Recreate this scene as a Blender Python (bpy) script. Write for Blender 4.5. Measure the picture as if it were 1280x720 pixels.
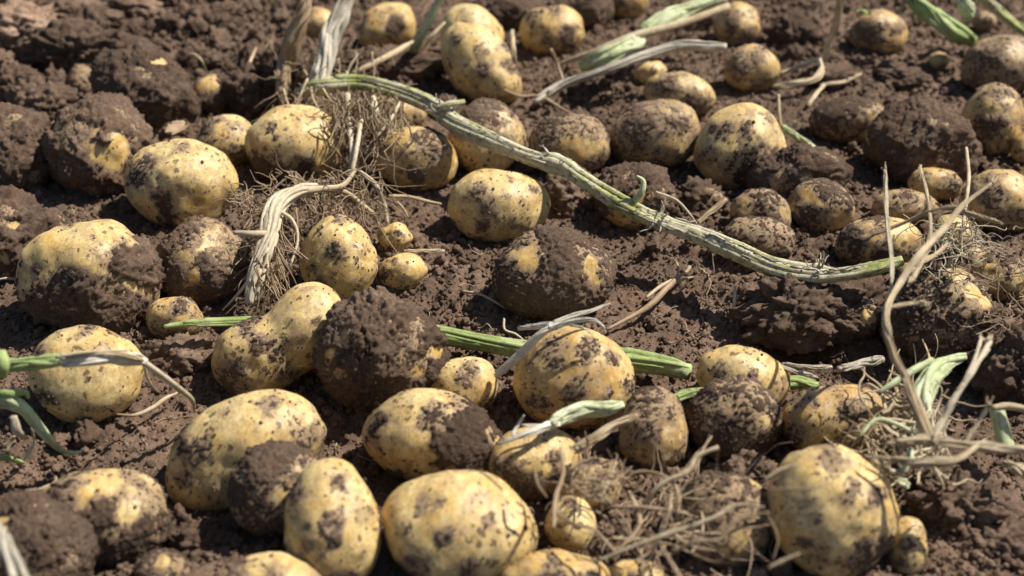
import bpy, math, random
import numpy as np
from mathutils import Vector, Matrix, Euler

# ------------------------------------------------------------------ scene, camera, light
scene = bpy.context.scene
C = scene.collection
for o in list(bpy.data.objects):
    bpy.data.objects.remove(o)

PITCH, DIST, HFOV = math.radians(33.0), 1.05, math.radians(40.0)
cam_pos = np.array([0.0, -DIST * math.cos(PITCH), DIST * math.sin(PITCH)])
cam_d = bpy.data.cameras.new('camera')
cam = bpy.data.objects.new('camera', cam_d)
C.objects.link(cam)
cam.location = cam_pos
cam.rotation_euler = (math.pi / 2 - PITCH, 0, 0)
cam_d.sensor_width = 36.0
cam_d.angle = HFOV
cam_d.clip_start, cam_d.clip_end = 0.05, 400.0
cam_d.dof.use_dof = True
cam_d.dof.focus_distance = 1.0
cam_d.dof.aperture_fstop = 5.4
scene.camera = cam

SUN = np.array([0.55, 0.19, 0.80]); SUN = SUN / np.linalg.norm(SUN)
world = bpy.data.worlds.new("World")
scene.world = world
world.use_nodes = True
wn = world.node_tree.nodes
sky = wn.new('ShaderNodeTexSky')
sky.sky_type = 'NISHITA'
sky.sun_disc = False
sky.sun_elevation = math.asin(SUN[2])
sky.sun_rotation = math.atan2(SUN[0], SUN[1])
world.node_tree.links.new(sky.outputs[0], wn['Background'].inputs[0])
wn['Background'].inputs[1].default_value = 0.062
sun_d = bpy.data.lights.new('sun', 'SUN')
sun_d.energy = 5.0
sun_d.angle = math.radians(0.5)
sun_d.color = (1.0, 0.95, 0.86)
sun = bpy.data.objects.new('sun', sun_d)
C.objects.link(sun)
sun.rotation_euler = Vector(SUN).to_track_quat('Z', 'Y').to_euler()
sun.location = (2, 1, 4)

scene.view_settings.view_transform = 'Standard'
scene.view_settings.look = 'None'
scene.view_settings.exposure = 0.60
scene.view_settings.gamma = 1.0

# ------------------------------------------------------------------ numeric helpers
rng = np.random.default_rng(7)
random.seed(7)
R_ = np.array([1.0, 0, 0])
U_ = np.array([0.0, math.sin(PITCH), math.cos(PITCH)])
B_ = np.array([0.0, -math.cos(PITCH), math.sin(PITCH)])      # towards the camera
TH = math.tan(HFOV / 2)


def ray(px, py):
    return -B_ + R_ * ((px - 640) / 640 * TH) + U_ * ((360 - py) / 640 * TH)


def mpp(depth):
    return depth * TH / 640


def project(p):
    d = np.asarray(p) - cam_pos
    z = -(d @ B_)
    return 640 + (d @ R_) / z / TH * 640, 360 - (d @ U_) / z / TH * 640, z


_M = 0xFFFFFFFF


def _hash(ix, iy, iz, seed):
    h = (ix * 374761393 + iy * 668265263 + iz * 2147483647 + seed * 1274126177) & _M
    h = ((h ^ (h >> 13)) * 1274126177) & _M
    h = ((h ^ (h >> 16)) * 2246822519) & _M
    return h ^ (h >> 15)


_G = np.array([[1, 1, 0], [-1, 1, 0], [1, -1, 0], [-1, -1, 0], [1, 0, 1], [-1, 0, 1], [1, 0, -1], [-1, 0, -1],
               [0, 1, 1], [0, -1, 1], [0, 1, -1], [0, -1, -1], [1, 1, 0], [-1, 1, 0], [0, -1, 1], [0, -1, -1]], float)


def pn(p, seed=0):
    """Gradient noise, about -0.7 .. 0.7."""
    i = np.floor(p).astype(np.int64)
    f = p - i
    w = f * f * f * (f * (f * 6 - 15) + 10)
    out = np.zeros(len(p))
    for dx in (0, 1):
        wx = w[:, 0] if dx else 1 - w[:, 0]
        for dy in (0, 1):
            wy = w[:, 1] if dy else 1 - w[:, 1]
            for dz in (0, 1):
                wz = w[:, 2] if dz else 1 - w[:, 2]
                g = _G[_hash(i[:, 0] + dx, i[:, 1] + dy, i[:, 2] + dz, seed) & 15]
                out += wx * wy * wz * (g[:, 0] * (f[:, 0] - dx) + g[:, 1] * (f[:, 1] - dy) + g[:, 2] * (f[:, 2] - dz))
    return out


def fbm(p, seed=0, n=3, gain=0.5):
    o, a = np.zeros(len(p)), 1.0
    for k in range(n):
        o += a * pn(p * 2 ** k, seed + k * 17)
        a *= gain
    return o


def sst(a, b, x):
    t = np.clip((x - a) / (b - a), 0, 1)
    return t * t * (3 - 2 * t)


_cs = {}


def cube_sphere(n):
    """Unit sphere of quads with even spacing and shared vertices."""
    if n in _cs:
        return _cs[n]
    key, verts, faces = {}, [], []
    ax = np.tan(np.linspace(-math.pi / 4, math.pi / 4, n + 1))
    for f in range(6):
        a, s = f % 3, 1 if f < 3 else -1
        idx = np.zeros((n + 1, n + 1), int)
        for i in range(n + 1):
            for j in range(n + 1):
                c = [0, 0, 0]
                ii = (i if s > 0 else n - i)
                k = [0, 0, 0]
                k[a] = n if s > 0 else 0
                k[(a + 1) % 3] = ii
                k[(a + 2) % 3] = j
                k = tuple(k)
                if k not in key:
                    v = np.array([ax[k[0]], ax[k[1]], ax[k[2]]])
                    key[k] = len(verts)
                    verts.append(v / np.linalg.norm(v))
                idx[i, j] = key[k]
        for i in range(n):
            for j in range(n):
                faces.append((idx[i, j], idx[i + 1, j], idx[i + 1, j + 1], idx[i, j + 1]))
    _cs[n] = (np.array(verts), np.array(faces))
    return _cs[n]


def mesh_np(name, v, faces, mat, smooth=True, attrs=None, uv=None):
    me = bpy.data.meshes.new(name)
    v = np.asarray(v, np.float32)
    faces = np.asarray(faces, np.int32)
    nf, k = faces.shape
    me.vertices.add(len(v))
    me.vertices.foreach_set('co', v.ravel())
    me.loops.add(nf * k)
    me.loops.foreach_set('vertex_index', faces.ravel())
    me.polygons.add(nf)
    me.polygons.foreach_set('loop_start', np.arange(0, nf * k, k, dtype=np.int32))
    if smooth:
        me.polygons.foreach_set('use_smooth', np.ones(nf, bool))
    for an, av in (attrs or {}).items():
        a = me.attributes.new(an, 'FLOAT', 'POINT')
        a.data.foreach_set('value', np.asarray(av, np.float32))
    if uv is not None:
        l = me.uv_layers.new(name='uv')
        l.data.foreach_set('uv', np.asarray(uv, np.float32)[faces.ravel()].ravel())
    me.update(calc_edges=True)
    me.materials.append(mat)
    return me


def link(name, data, loc=(0, 0, 0), parent=None, kind=None):
    o = bpy.data.objects.new(name, data)
    C.objects.link(o)
    if parent is not None:
        o.parent = parent
    o.location = loc
    if kind:
        o['kind'] = kind
    return o


def tag(o, label, cat, group=None):
    o['label'] = label
    o['category'] = cat
    if group:
        o['group'] = group
    return o


# ------------------------------------------------------------------ materials
def new_mat(name):
    m = bpy.data.materials.new(name)
    m.use_nodes = True
    nt = m.node_tree
    return m, nt, nt.nodes['Principled BSDF']


class NT:
    def __init__(s, nt):
        s.nt = nt

    def n(s, t, **kw):
        x = s.nt.nodes.new(t)
        for k, v in kw.items():
            setattr(x, k, v)
        return x

    def l(s, a, b):
        s.nt.links.new(a, b)

    def noise(s, co, scale, detail=4, rough=0.6, dist=0.0):
        x = s.n('ShaderNodeTexNoise')
        x.inputs['Scale'].default_value = scale
        x.inputs['Detail'].default_value = detail
        x.inputs['Roughness'].default_value = rough
        x.inputs['Distortion'].default_value = dist
        if co is not None:
            s.l(co, x.inputs['Vector'])
        return x.outputs[0]

    def ramp(s, fac, stops):
        x = s.n('ShaderNodeValToRGB')
        e = x.color_ramp.elements
        while len(e) < len(stops):
            e.new(0.5)
        for i, (p, c) in enumerate(stops):
            e[i].position = p
            e[i].color = (c[0], c[1], c[2], 1) if isinstance(c, tuple) else (c, c, c, 1)
        s.l(fac, x.inputs[0])
        return x.outputs[0]

    def mix(s, fac, a, b, mode='MIX'):
        x = s.n('ShaderNodeMix', data_type='RGBA', blend_type=mode)
        for sock, v in ((x.inputs[0], fac), (x.inputs[6], a), (x.inputs[7], b)):
            if isinstance(v, (int, float)):
                sock.default_value = v
            elif isinstance(v, tuple):
                sock.default_value = (v[0], v[1], v[2], 1)
            else:
                s.l(v, sock)
        return x.outputs[2]

    def math(s, op, a, b=0.0, clamp=False):
        x = s.n('ShaderNodeMath', operation=op)
        x.use_clamp = clamp
        for sock, v in ((x.inputs[0], a), (x.inputs[1], b)):
            if isinstance(v, (int, float)):
                sock.default_value = v
            else:
                s.l(v, sock)
        return x.outputs[0]

    def bump(s, h, strength, dist, bsdf, prev=None):
        x = s.n('ShaderNodeBump')
        x.inputs['Strength'].default_value = strength
        x.inputs['Distance'].default_value = dist
        s.l(h, x.inputs['Height'])
        if prev is not None:
            s.l(prev, x.inputs['Normal'])
        if bsdf is not None:
            s.l(x.outputs[0], bsdf.inputs['Normal'])
        return x.outputs[0]


SOIL_D, SOIL_M, SOIL_L = (0.050, 0.031, 0.021), (0.122, 0.080, 0.055), (0.228, 0.163, 0.119)


def soil_mat(name, tint=1.0, fine=700, bstr=0.9):
    m, nt, b = new_mat(name)
    t = NT(nt)
    co = t.n('ShaderNodeNewGeometry').outputs['Position']
    n1 = t.noise(co, 28, 5, 0.65)
    n2 = t.noise(co, 330, 4, 0.7)
    v = t.math('ADD', t.math('MULTIPLY', n1, 0.45), t.math('MULTIPLY', n2, 0.55))
    k = tint
    col = t.ramp(v, [(0.30, tuple(c * k for c in SOIL_D)), (0.50, tuple(c * k for c in SOIL_M)), (0.70, tuple(c * k for c in SOIL_L))])
    # damp and sun dried areas, pale grit
    n4 = t.noise(co, 9, 3, 0.6)
    dry = t.n('ShaderNodeHueSaturation')
    t.l(t.ramp(n4, [(0.34, 0.70), (0.64, 1.22)]), dry.inputs['Value'])
    t.l(col, dry.inputs['Color'])
    col = dry.outputs[0]
    n5 = t.noise(co, 480, 2, 0.5)
    col = t.mix(t.ramp(n5, [(0.70, 0.0), (0.76, 0.6)]), col, (0.36, 0.29, 0.21))
    n3 = t.noise(co, 60, 3, 0.6)
    col = t.mix(t.ramp(n3, [(0.5, 0.0), (0.72, 0.45)]), col, (0.160, 0.092, 0.052))
    ob = t.n('ShaderNodeObjectInfo')
    vr = t.n('ShaderNodeMapRange')
    vr.inputs['To Min'].default_value, vr.inputs['To Max'].default_value = 0.75, 1.25
    t.l(ob.outputs['Random'], vr.inputs['Value'])
    hs = t.n('ShaderNodeHueSaturation')
    t.l(vr.outputs[0], hs.inputs['Value'])
    t.l(col, hs.inputs['Color'])
    t.l(hs.outputs[0], b.inputs['Base Color'])
    b.inputs['Roughness'].default_value = 0.92
    b.inputs['Specular IOR Level'].default_value = 0.18
    t.bump(t.noise(co, fine, 4, 0.7), bstr, 0.0016, b)
    return m


M_GROUND = soil_mat('soil ground', 1.0, 520, 1.0)
M_CLOD = soil_mat('soil clod', 1.0, 620, 1.0)
M_CRUMB = soil_mat('soil crumb', 1.06, 900, 0.6)
M_MUD = soil_mat('caked mud', 0.92, 800, 1.0)
M_PALESOIL = soil_mat('dry pale soil', 1.7, 520, 1.0)


def skin_mat(name, pale, ochre):
    m, nt, b = new_mat(name)
    t = NT(nt)
    tc = t.n('ShaderNodeTexCoord')
    oi = t.n('ShaderNodeObjectInfo')
    vm = t.n('ShaderNodeVectorMath', operation='ADD')
    sc = t.n('ShaderNodeVectorMath', operation='SCALE')
    sc.inputs[0].default_value = (7.3, 3.1, 5.7)
    t.l(oi.outputs['Random'], sc.inputs['Scale'])
    t.l(tc.outputs['Object'], vm.inputs[0])
    t.l(sc.outputs[0], vm.inputs[1])
    co = vm.outputs[0]
    film = t.n('ShaderNodeAttribute', attribute_name='film').outputs['Fac']
    n1 = t.noise(co, 38, 5, 0.6, 0.4)
    col = t.mix(t.ramp(n1, [(0.36, 0.0), (0.66, 1.0)]), pale, ochre)
    # netted, slightly scurfy skin
    net = t.noise(co, 420, 5, 0.75, 0.6)
    col = t.mix(t.ramp(net, [(0.47, 0.0), (0.66, 0.75)]), col, (0.29, 0.185, 0.08))
    pale2 = t.noise(co, 160, 4, 0.6)
    col = t.mix(t.ramp(pale2, [(0.50, 0.0), (0.68, 0.55)]), col, (0.72, 0.60, 0.34))
    # smeared earth: broad, thin, following the direction of handling
    sm_map = t.n('ShaderNodeMapping')
    sm_map.inputs['Scale'].default_value = (1.0, 0.45, 0.8)
    sm_map.inputs['Rotation'].default_value = (0.3, 0.5, 0.9)
    t.l(co, sm_map.inputs[0])
    s1 = t.noise(sm_map.outputs[0], 130, 6, 0.75, 1.2)
    s2 = t.math('ADD', s1, t.math('MULTIPLY', t.math('SUBTRACT', film, 0.5), 0.46))
    col = t.mix(t.ramp(s2, [(0.25, 0.0), (0.54, 0.90)]), col, (0.235, 0.155, 0.085))
    # thin dirt film, blotchy, thickest where the crust is near
    f1 = t.noise(co, 150, 8, 0.78, 0.6)
    f2 = t.math('ADD', f1, t.math('MULTIPLY', t.math('SUBTRACT', film, 0.5), 0.50))
    fm = t.ramp(f2, [(0.425, 0.0), (0.555, 0.94)])
    dirt = t.mix(t.noise(co, 300, 3, 0.6), (0.075, 0.048, 0.030), (0.20, 0.137, 0.09))
    col = t.mix(fm, col, dirt)
    dust = t.ramp(t.math('ADD', t.noise(co, 70, 6, 0.7, 0.5), t.math('MULTIPLY', t.math('SUBTRACT', film, 0.45), 0.55)), [(0.30, 0.0), (0.63, 0.72)])
    col = t.mix(dust, col, (0.37, 0.255, 0.14))
    # small dark spots
    vo = t.n('ShaderNodeTexVoronoi')
    vo.inputs['Scale'].default_value = 150
    vo.inputs['Randomness'].default_value = 1.0
    wob = t.n('ShaderNodeVectorMath', operation='MULTIPLY_ADD')
    wn_ = t.n('ShaderNodeTexNoise')
    wn_.inputs['Scale'].default_value = 400
    t.l(co, wn_.inputs['Vector'])
    t.l(wn_.outputs[1], wob.inputs[0])
    wob.inputs[1].default_value = (0.006, 0.006, 0.006)
    t.l(co, wob.inputs[2])
    t.l(wob.outputs[0], vo.inputs['Vector'])
    sel = t.noise(co, 55, 2, 0.5)
    thr = t.math('MULTIPLY', t.ramp(sel, [(0.36, 0.0), (0.60, 1.0)]), 0.33)
    spot = t.math('LESS_THAN', vo.outputs['Distance'], thr)
    col = t.mix(t.math('MULTIPLY', spot, 0.8), col, (0.085, 0.055, 0.035))
    sp0 = t.math('ADD', t.noise(co, 560, 3, 0.65), t.math('MULTIPLY', t.math('SUBTRACT', film, 0.4), 0.16))
    col = t.mix(t.ramp(sp0, [(0.575, 0.0), (0.64, 0.85)]), col, (0.10, 0.066, 0.042))
    t.l(col, b.inputs['Base Color'])
    rg = t.math('ADD', t.math('MULTIPLY', fm, 0.35), 0.50)
    t.l(rg, b.inputs['Roughness'])
    b.inputs['Specular IOR Level'].default_value = 0.38
    b.inputs['Subsurface Weight'].default_value = 0.25
    b.inputs['Subsurface Radius'].default_value = (1.0, 0.42, 0.10)
    b.inputs['Subsurface Scale'].default_value = 0.006
    sp = t.noise(co, 620, 3, 0.6)
    b1 = t.bump(net, 0.35, 0.0006, None)
    b2 = t.bump(fm, 0.6, 0.0007, None, b1)
    t.bump(t.noise(co, 120, 3, 0.6), 0.35, 0.001, b, b2)
    return m


SKINS = [skin_mat('potato skin pale', (0.665, 0.51, 0.235), (0.57, 0.36, 0.10)),
         skin_mat('potato skin ochre', (0.62, 0.44, 0.165), (0.51, 0.285, 0.07)),
         skin_mat('potato skin tan', (0.46, 0.32, 0.12), (0.36, 0.215, 0.065))]


def fibre_mat(name, cols, streak=(0.0, 0.0), dirt=0.25, rough=0.6, spec=0.3, scale_along=18, blot=None):
    """cols: ramp along a noise stretched down the length; uv = (around in m, along in m)."""
    m, nt, b = new_mat(name)
    t = NT(nt)
    uv = t.n('ShaderNodeUVMap').outputs[0]
    mp = t.n('ShaderNodeMapping')
    mp.inputs['Scale'].default_value = (16.0, 1.0, 1.0)
    t.l(uv, mp.inputs[0])
    oi = t.n('ShaderNodeObjectInfo')
    ad = t.n('ShaderNodeVectorMath', operation='ADD')
    sc = t.n('ShaderNodeVectorMath', operation='SCALE')
    sc.inputs[0].default_value = (9.0, 4.0, 3.0)
    t.l(oi.outputs['Random'], sc.inputs['Scale'])
    t.l(mp.outputs[0], ad.inputs[0])
    t.l(sc.outputs[0], ad.inputs[1])
    st = t.noise(ad.outputs[0], 55, 5, 0.7)
    pos = t.n('ShaderNodeNewGeometry').outputs['Position']
    lo = t.noise(pos, scale_along, 4, 0.65)
    v = t.math('ADD', t.math('MULTIPLY', st, 0.5), t.math('MULTIPLY', lo, 0.5))
    col = t.ramp(v, cols)
    if blot:
        bn = t.noise(pos, 95, 6, 0.75, 0.5)
        bl = t.noise(pos, 14, 3, 0.6)
        bb = t.math('ADD', t.math('MULTIPLY', bn, 0.55), t.math('MULTIPLY', bl, 0.45))
        col = t.mix(t.ramp(bb, [(0.46, 0.0), (0.55, 0.92)]), col, blot[0])
        bk = t.noise(pos, 230, 5, 0.75, 0.5)
        col = t.mix(t.ramp(bk, [(0.53, 0.0), (0.61, 0.9)]), col, blot[1])
    dn = t.noise(pos, 140, 5, 0.7)
    col = t.mix(t.ramp(dn, [(0.52, 0.0), (0.70, dirt)]), col, (0.10, 0.066, 0.045))
    t.l(col, b.inputs['Base Color'])
    b.inputs['Roughness'].default_value = rough
    b.inputs['Specular IOR Level'].default_value = spec
    bp = t.bump(st, 0.7, 0.0008, None)
    t.bump(t.noise(pos, 350, 4, 0.7), 0.4, 0.0006, b, bp)
    return m


M_STEM = fibre_mat('weathered green stem', [(0.36, (0.14, 0.15, 0.035)), (0.48, (0.31, 0.33, 0.095)), (0.62, (0.52, 0.51, 0.23))],
                   dirt=0.55, blot=((0.52, 0.47, 0.33), (0.085, 0.065, 0.045)))
M_GREEN = fibre_mat('fresh green stem', [(0.36, (0.12, 0.17, 0.04)), (0.49, (0.29, 0.37, 0.12)), (0.62, (0.52, 0.57, 0.30))], dirt=0.75)
M_PALEGREEN = fibre_mat('pale green stem', [(0.36, (0.20, 0.24, 0.09)), (0.49, (0.43, 0.47, 0.25)), (0.62, (0.64, 0.65, 0.45))], dirt=0.75)
M_DRY = fibre_mat('dry straw stalk', [(0.36, (0.20, 0.135, 0.07)), (0.49, (0.44, 0.335, 0.20)), (0.62, (0.68, 0.57, 0.40))], dirt=0.35)
M_GREY = fibre_mat('grey dry stick', [(0.36, (0.20, 0.165, 0.12)), (0.49, (0.44, 0.385, 0.295)), (0.62, (0.70, 0.64, 0.52))], dirt=0.4)
M_ROOT = fibre_mat('fibrous root', [(0.34, (0.17, 0.11, 0.06)), (0.50, (0.33, 0.23, 0.135)), (0.66, (0.52, 0.40, 0.26))], dirt=0.45)
M_PALEROOT = fibre_mat('pale root', [(0.34, (0.30, 0.24, 0.15)), (0.50, (0.50, 0.42, 0.29)), (0.66, (0.68, 0.60, 0.45))], dirt=0.5)

M_BLEACH = fibre_mat('bleached stalk', [(0.36, (0.34, 0.29, 0.22)), (0.49, (0.62, 0.56, 0.45)), (0.62, (0.80, 0.75, 0.64))], dirt=0.45)

# ------------------------------------------------------------------ potatoes: measured outlines
# cx, cy, w, h (photo pixels), tilt, mud cover, patches (x, y, r, +mud and some painted shade/-clean), label, options
PT = []


def pot(cx, cy, w, h, ang, cov, patches, label, **kw):
    PT.append(dict(cx=cx, cy=cy, w=w, h=h, ang=ang, cov=cov, patches=patches, label=label, **kw))


# back rows
pot(485, 36, 76, 60, 20, -.45, [(495, 40, 9, 1), (500, 30, 8, .8), (452, 32, 10, .7)], 'yellow potato at the top behind the fibrous root stump, dark patch on its side', skin=1)
pot(396, 30, 46, 42, 0, -.2, [], 'small pale potato half hidden between the two upright stems at the top', skin=1)
pot(590, 44, 80, 70, -35, -.5, [(585, 40, 22, .25)], 'pale potato tucked behind the large oblong potato near the top', skin=0)
pot(600, 84, 124, 84, -48, -.4, [(602, 72, 10, .8), (606, 92, 10, .8), (572, 55, 9, .7), (640, 85, 12, .8), (630, 62, 10, .6)], 'large oblong yellow potato leaning in a dark hollow near the top', skin=0)
pot(691, 41, 82, 66, 5, -.4, [(708, 52, 12, 1), (682, 55, 8, .9), (665, 25, 12, .6), (690, 12, 12, .5)], 'round potato with dark vertical mud stripes near the top centre', skin=1)
pot(783, 0, 54, 50, 0, -.4, [(772, 8, 6, .6)], 'potato cut by the top edge of the picture beside a dark clod', skin=1)
pot(741, 12, 46, 50, 0, .8, [], 'small soil coated potato in shade between two yellow ones at the top', thick=3)
pot(921, 32, 60, 58, 80, -.25, [(912, 38, 9, 1), (935, 55, 12, .6)], 'upright brownish potato at the top beyond the grey stick end', skin=1)
pot(940, 87, 72, 60, -5, -.35, [(918, 85, 14, .6), (940, 66, 20, .5)], 'round ochre potato beside the tip of the grey stick', skin=1)
pot(1097, 42, 72, 56, -5, -.2, [(1078, 45, 18, .8), (1115, 42, 6, .8)], 'brown potato below the thin upright stalk at the top right', skin=1)
pot(1173, 76, 26, 24, 0, -.3, [], 'tiny yellow tuber in the dark hollow below the cut green stem', skin=1)
pot(1230, 27, 30, 26, 0, .1, [], 'little muddy tuber half buried at the top right between green stems', skin=2)
pot(1250, 82, 90, 76, 10, .12, [(1228, 80, 14, .5), (1262, 72, 16, -.5)], 'grainy soil dusted potato at the right edge, upper of two', skin=2, thick=1.6)
pot(1240, 150, 76, 92, 0, -.25, [(1226, 165, 17, 1), (1245, 115, 20, .5)], 'ochre potato at the right edge with a black muddy hollow in front', skin=1)  # first patch paints the black shadow of the lower front in mud colour
pot(1282, 186, 34, 44, 0, -.4, [], 'sliver of a clean yellow potato cut by the right edge', skin=1)
pot(1061, 150, 96, 58, 5, .0, [(1060, 130, 34, .9), (1030, 150, 18, .8), (1078, 155, 20, -.7)], 'oval potato with a muddy crown tucked behind the dark muddy one', skin=1)
pot(1153, 182, 132, 92, -12, .78, [], 'large potato wholly caked in dark soil on the upper right', thick=4)
pot(928, 186, 118, 112, 5, -.42, [(936, 212, 28, 1), (897, 168, 13, .9), (926, 166, 8, .8), (955, 150, 8, .6), (880, 200, 12, .5)], 'round pale potato with a big black mud patch on its front', skin=0)  # first patch is the dark shadow below the middle, painted on as mud
pot(850, 119, 88, 58, -10, -.25, [(830, 108, 14, .6), (870, 135, 16, .5)], 'potato showing its pale top behind the mottled oval one', skin=0)
pot(813, 91, 42, 32, 10, -.6, [(816, 90, 4, .8)], 'tiny clean round potato under the grey stick', skin=0)
pot(820, 167, 118, 90, 12, -.05, [(800, 145, 22, .6), (845, 165, 12, .5), (840, 180, 14, -.5), (780, 180, 20, .4)], 'mottled oval potato left of the round one with the black patch', skin=2)
pot(712, 182, 100, 84, 0, .1, [(690, 150, 20, .5), (715, 190, 16, -.6), (735, 190, 12, -.4)], 'muddy potato just above the long stem at upper centre', skin=1)
pot(608, 175, 92, 96, -20, -.15, [(605, 135, 30, .9), (610, 195, 22, -.6)], 'potato crossed by the long stem with a muddy upper end', skin=0)
pot(520, 200, 104, 80, -8, -.4, [(537, 182, 22, .9), (522, 222, 11, 1.1), (478, 190, 12, .4)], 'potato with a ragged black hole and a muddy shoulder', skin=1)
pot(494, 146, 78, 62, 5, -.2, [(480, 140, 14, .4), (515, 160, 10, .6)], 'potato under the long stem partly veiled by hanging roots', skin=0)
pot(625, 258, 125, 92, -4, -.42, [(595, 243, 14, .55), (612, 258, 18, .5), (604, 284, 9, .9), (665, 238, 6, .8)], 'clean oval potato lying alone on bare soil below the long stem', skin=0)
pot(368, 183, 122, 102, 0, -.45, [(345, 225, 34, 1), (322, 214, 16, .9), (388, 216, 12, .9), (347, 166, 7, .9), (352, 178, 6, .7)], 'big pale potato with a mud caked lower rim beside hanging roots', skin=0)
pot(283, 177, 74, 66, 15, -.3, [(262, 160, 16, .9), (300, 190, 10, .6)], 'potato with a grey earth flake between two larger pale ones', skin=0)
pot(225, 231, 136, 114, -6, -.45, [(183, 222, 15, .85), (216, 255, 12, 1), (218, 272, 12, 1), (195, 203, 10, .7), (232, 190, 12, .4)], 'big sunlit round potato in the left group with a mud streak down its front', skin=0)
pot(121, 187, 112, 132, -10, .5, [(130, 145, 40, .8), (90, 200, 32, .8), (148, 190, 24, -1.4), (85, 162, 10, -.9), (90, 225, 12, -.5)], 'mud capped potato with one bare yellow patch on the upper left', skin=1, thick=4)
pot(20, 190, 88, 116, 0, .82, [], 'potato smothered in crumbly brown soil at the left edge, upper', thick=4.5)
pot(12, 295, 72, 112, 0, .7, [(10, 280, 8, -1.3), (18, 322, 8, -1.4), (28, 282, 5, -1.2)], 'soil smothered lump with few yellow spots at the left edge, below the crumbly one', thick=4)
pot(60, 282, 46, 42, 0, .25, [(50, 285, 11, -1), (65, 268, 14, .5)], 'small potato peeping over the shoulder of the biggest left potato', skin=0, thick=2)
pot(116, 346, 168, 146, -8, -.25, [(112, 392, 46, 1.1), (160, 385, 34, 1.1), (182, 330, 26, 1.1), (62, 395, 30, .9), (97, 347, 11, .9), (62, 337, 7, .9), (130, 355, 14, .7), (88, 315, 34, -.6), (90, 280, 14, .8), (175, 355, 10, -.7)], 'largest potato at left with thick mud over its lower half', skin=0, thick=3.2)
pot(251, 328, 112, 106, 0, .12, [(268, 326, 13, .8), (232, 345, 14, .9), (285, 358, 22, .9), (212, 308, 18, .8), (245, 292, 22, .5), (262, 305, 12, -.7), (255, 345, 9, -.7), (245, 318, 12, -.4)], 'muddy mottled potato beside the pale root stem', skin=1, thick=2.6)
pot(219, 398, 68, 58, 0, -.2, [(232, 383, 12, .9), (200, 410, 8, .5), (225, 425, 14, .4)], 'small potato touched by the cut end of a green stem', skin=1)
pot(229, 453, 30, 20, 0, .05, [(225, 453, 7, -.8)], 'tiny buried tuber showing a yellow tip below the small potato', skin=1)
pot(425, 322, 94, 112, 8, -.45, [(424, 314, 11, 1.1), (432, 272, 14, .7), (400, 366, 18, .6), (395, 335, 8, .4)], 'upright potato with one round dark eye spot', skin=0)
pot(494, 298, 42, 40, 0, -.5, [(498, 292, 5, .7), (484, 315, 8, .6)], 'little knobbly white potato above the small smooth one', skin=0, lump=1.7)
pot(502, 340, 62, 46, 8, -.5, [(478, 340, 9, .7), (490, 325, 8, .5)], 'small smooth yellow potato on the bare soil at centre left', skin=0)
pot(692, 344, 142, 112, -6, .32, [(658, 332, 20, -.8), (668, 308, 12, -.5), (735, 332, 12, -1), (742, 352, 8, -.8), (702, 335, 18, 1), (690, 380, 40, .8), (700, 298, 30, .6)], 'big half muddy potato in the middle of the bare soil', skin=1, thick=2.6)
pot(795, 250, 96, 82, -10, .25, [(795, 215, 34, .9), (780, 275, 20, -1.1), (800, 238, 16, -.8), (828, 285, 18, 1)], 'potato behind the long stem with soil cap and orange underside', skin=1, thick=3)
pot(998, 222, 104, 70, 10, .62, [(968, 228, 10, -.9)], 'low lump of a potato buried under crumbly soil on the right', skin=2, thick=4)
pot(950, 268, 80, 62, -15, .2, [(925, 262, 12, -.6), (978, 268, 10, -.5), (955, 255, 18, .4)], 'muddy brown potato above the right part of the long stem', skin=2, thick=2)
pot(948, 300, 88, 62, -10, .35, [(945, 292, 20, -.3)], 'earth filmed potato resting behind the long stem at right', skin=2, thick=1.4)
pot(1027, 259, 84, 68, -5, -.1, [(1035, 235, 30, .7), (1000, 270, 14, .7), (1050, 278, 16, -.8), (1005, 245, 10, -.6), (1055, 262, 7, .9)], 'ochre potato with a glowing orange lower rim on the right', skin=1)
pot(1098, 304, 104, 66, 5, -.05, [(1064, 300, 18, .9), (1095, 318, 14, .9), (1082, 305, 12, -.8), (1120, 290, 18, -.8), (1095, 278, 14, .5)], 'potato under the dry stalks with a dark left end', skin=1)
pot(1130, 260, 80, 50, 0, -.1, [(1130, 250, 10, .5), (1118, 272, 12, -.3)], 'netted potato behind the forked dry stalks', skin=2)
pot(1170, 231, 68, 42, -8, -.25, [(1185, 228, 14, .6), (1150, 232, 10, -.4)], 'small yellow potato in front of the wholly soil caked one', skin=1)
pot(1250, 252, 92, 78, -8, -.15, [(1230, 245, 16, .6), (1262, 240, 18, -.6), (1250, 280, 24, .4)], 'potato with wispy roots at the right edge, beside dry stalks', skin=1)
pot(1192, 300, 66, 62, 0, -.05, [(1190, 285, 14, -.6), (1185, 315, 14, .5)], 'pale potato wrapped in curled white rootlets', skin=0)
pot(1178, 396, 128, 124, -30, .30, [(1205, 365, 9, -1.5), (1216, 378, 6, -1.5), (1190, 342, 12, -.6)], 'big earth clad potato with a bare streak, behind the bent dry stalk', skin=1, thick=4)
pot(1252, 346, 82, 62, -10, -.12, [(1230, 345, 14, -.7), (1262, 355, 12, -.5), (1250, 325, 20, .6)], 'potato at the right edge crossed by reddish roots', skin=1, thick=2)
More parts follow.
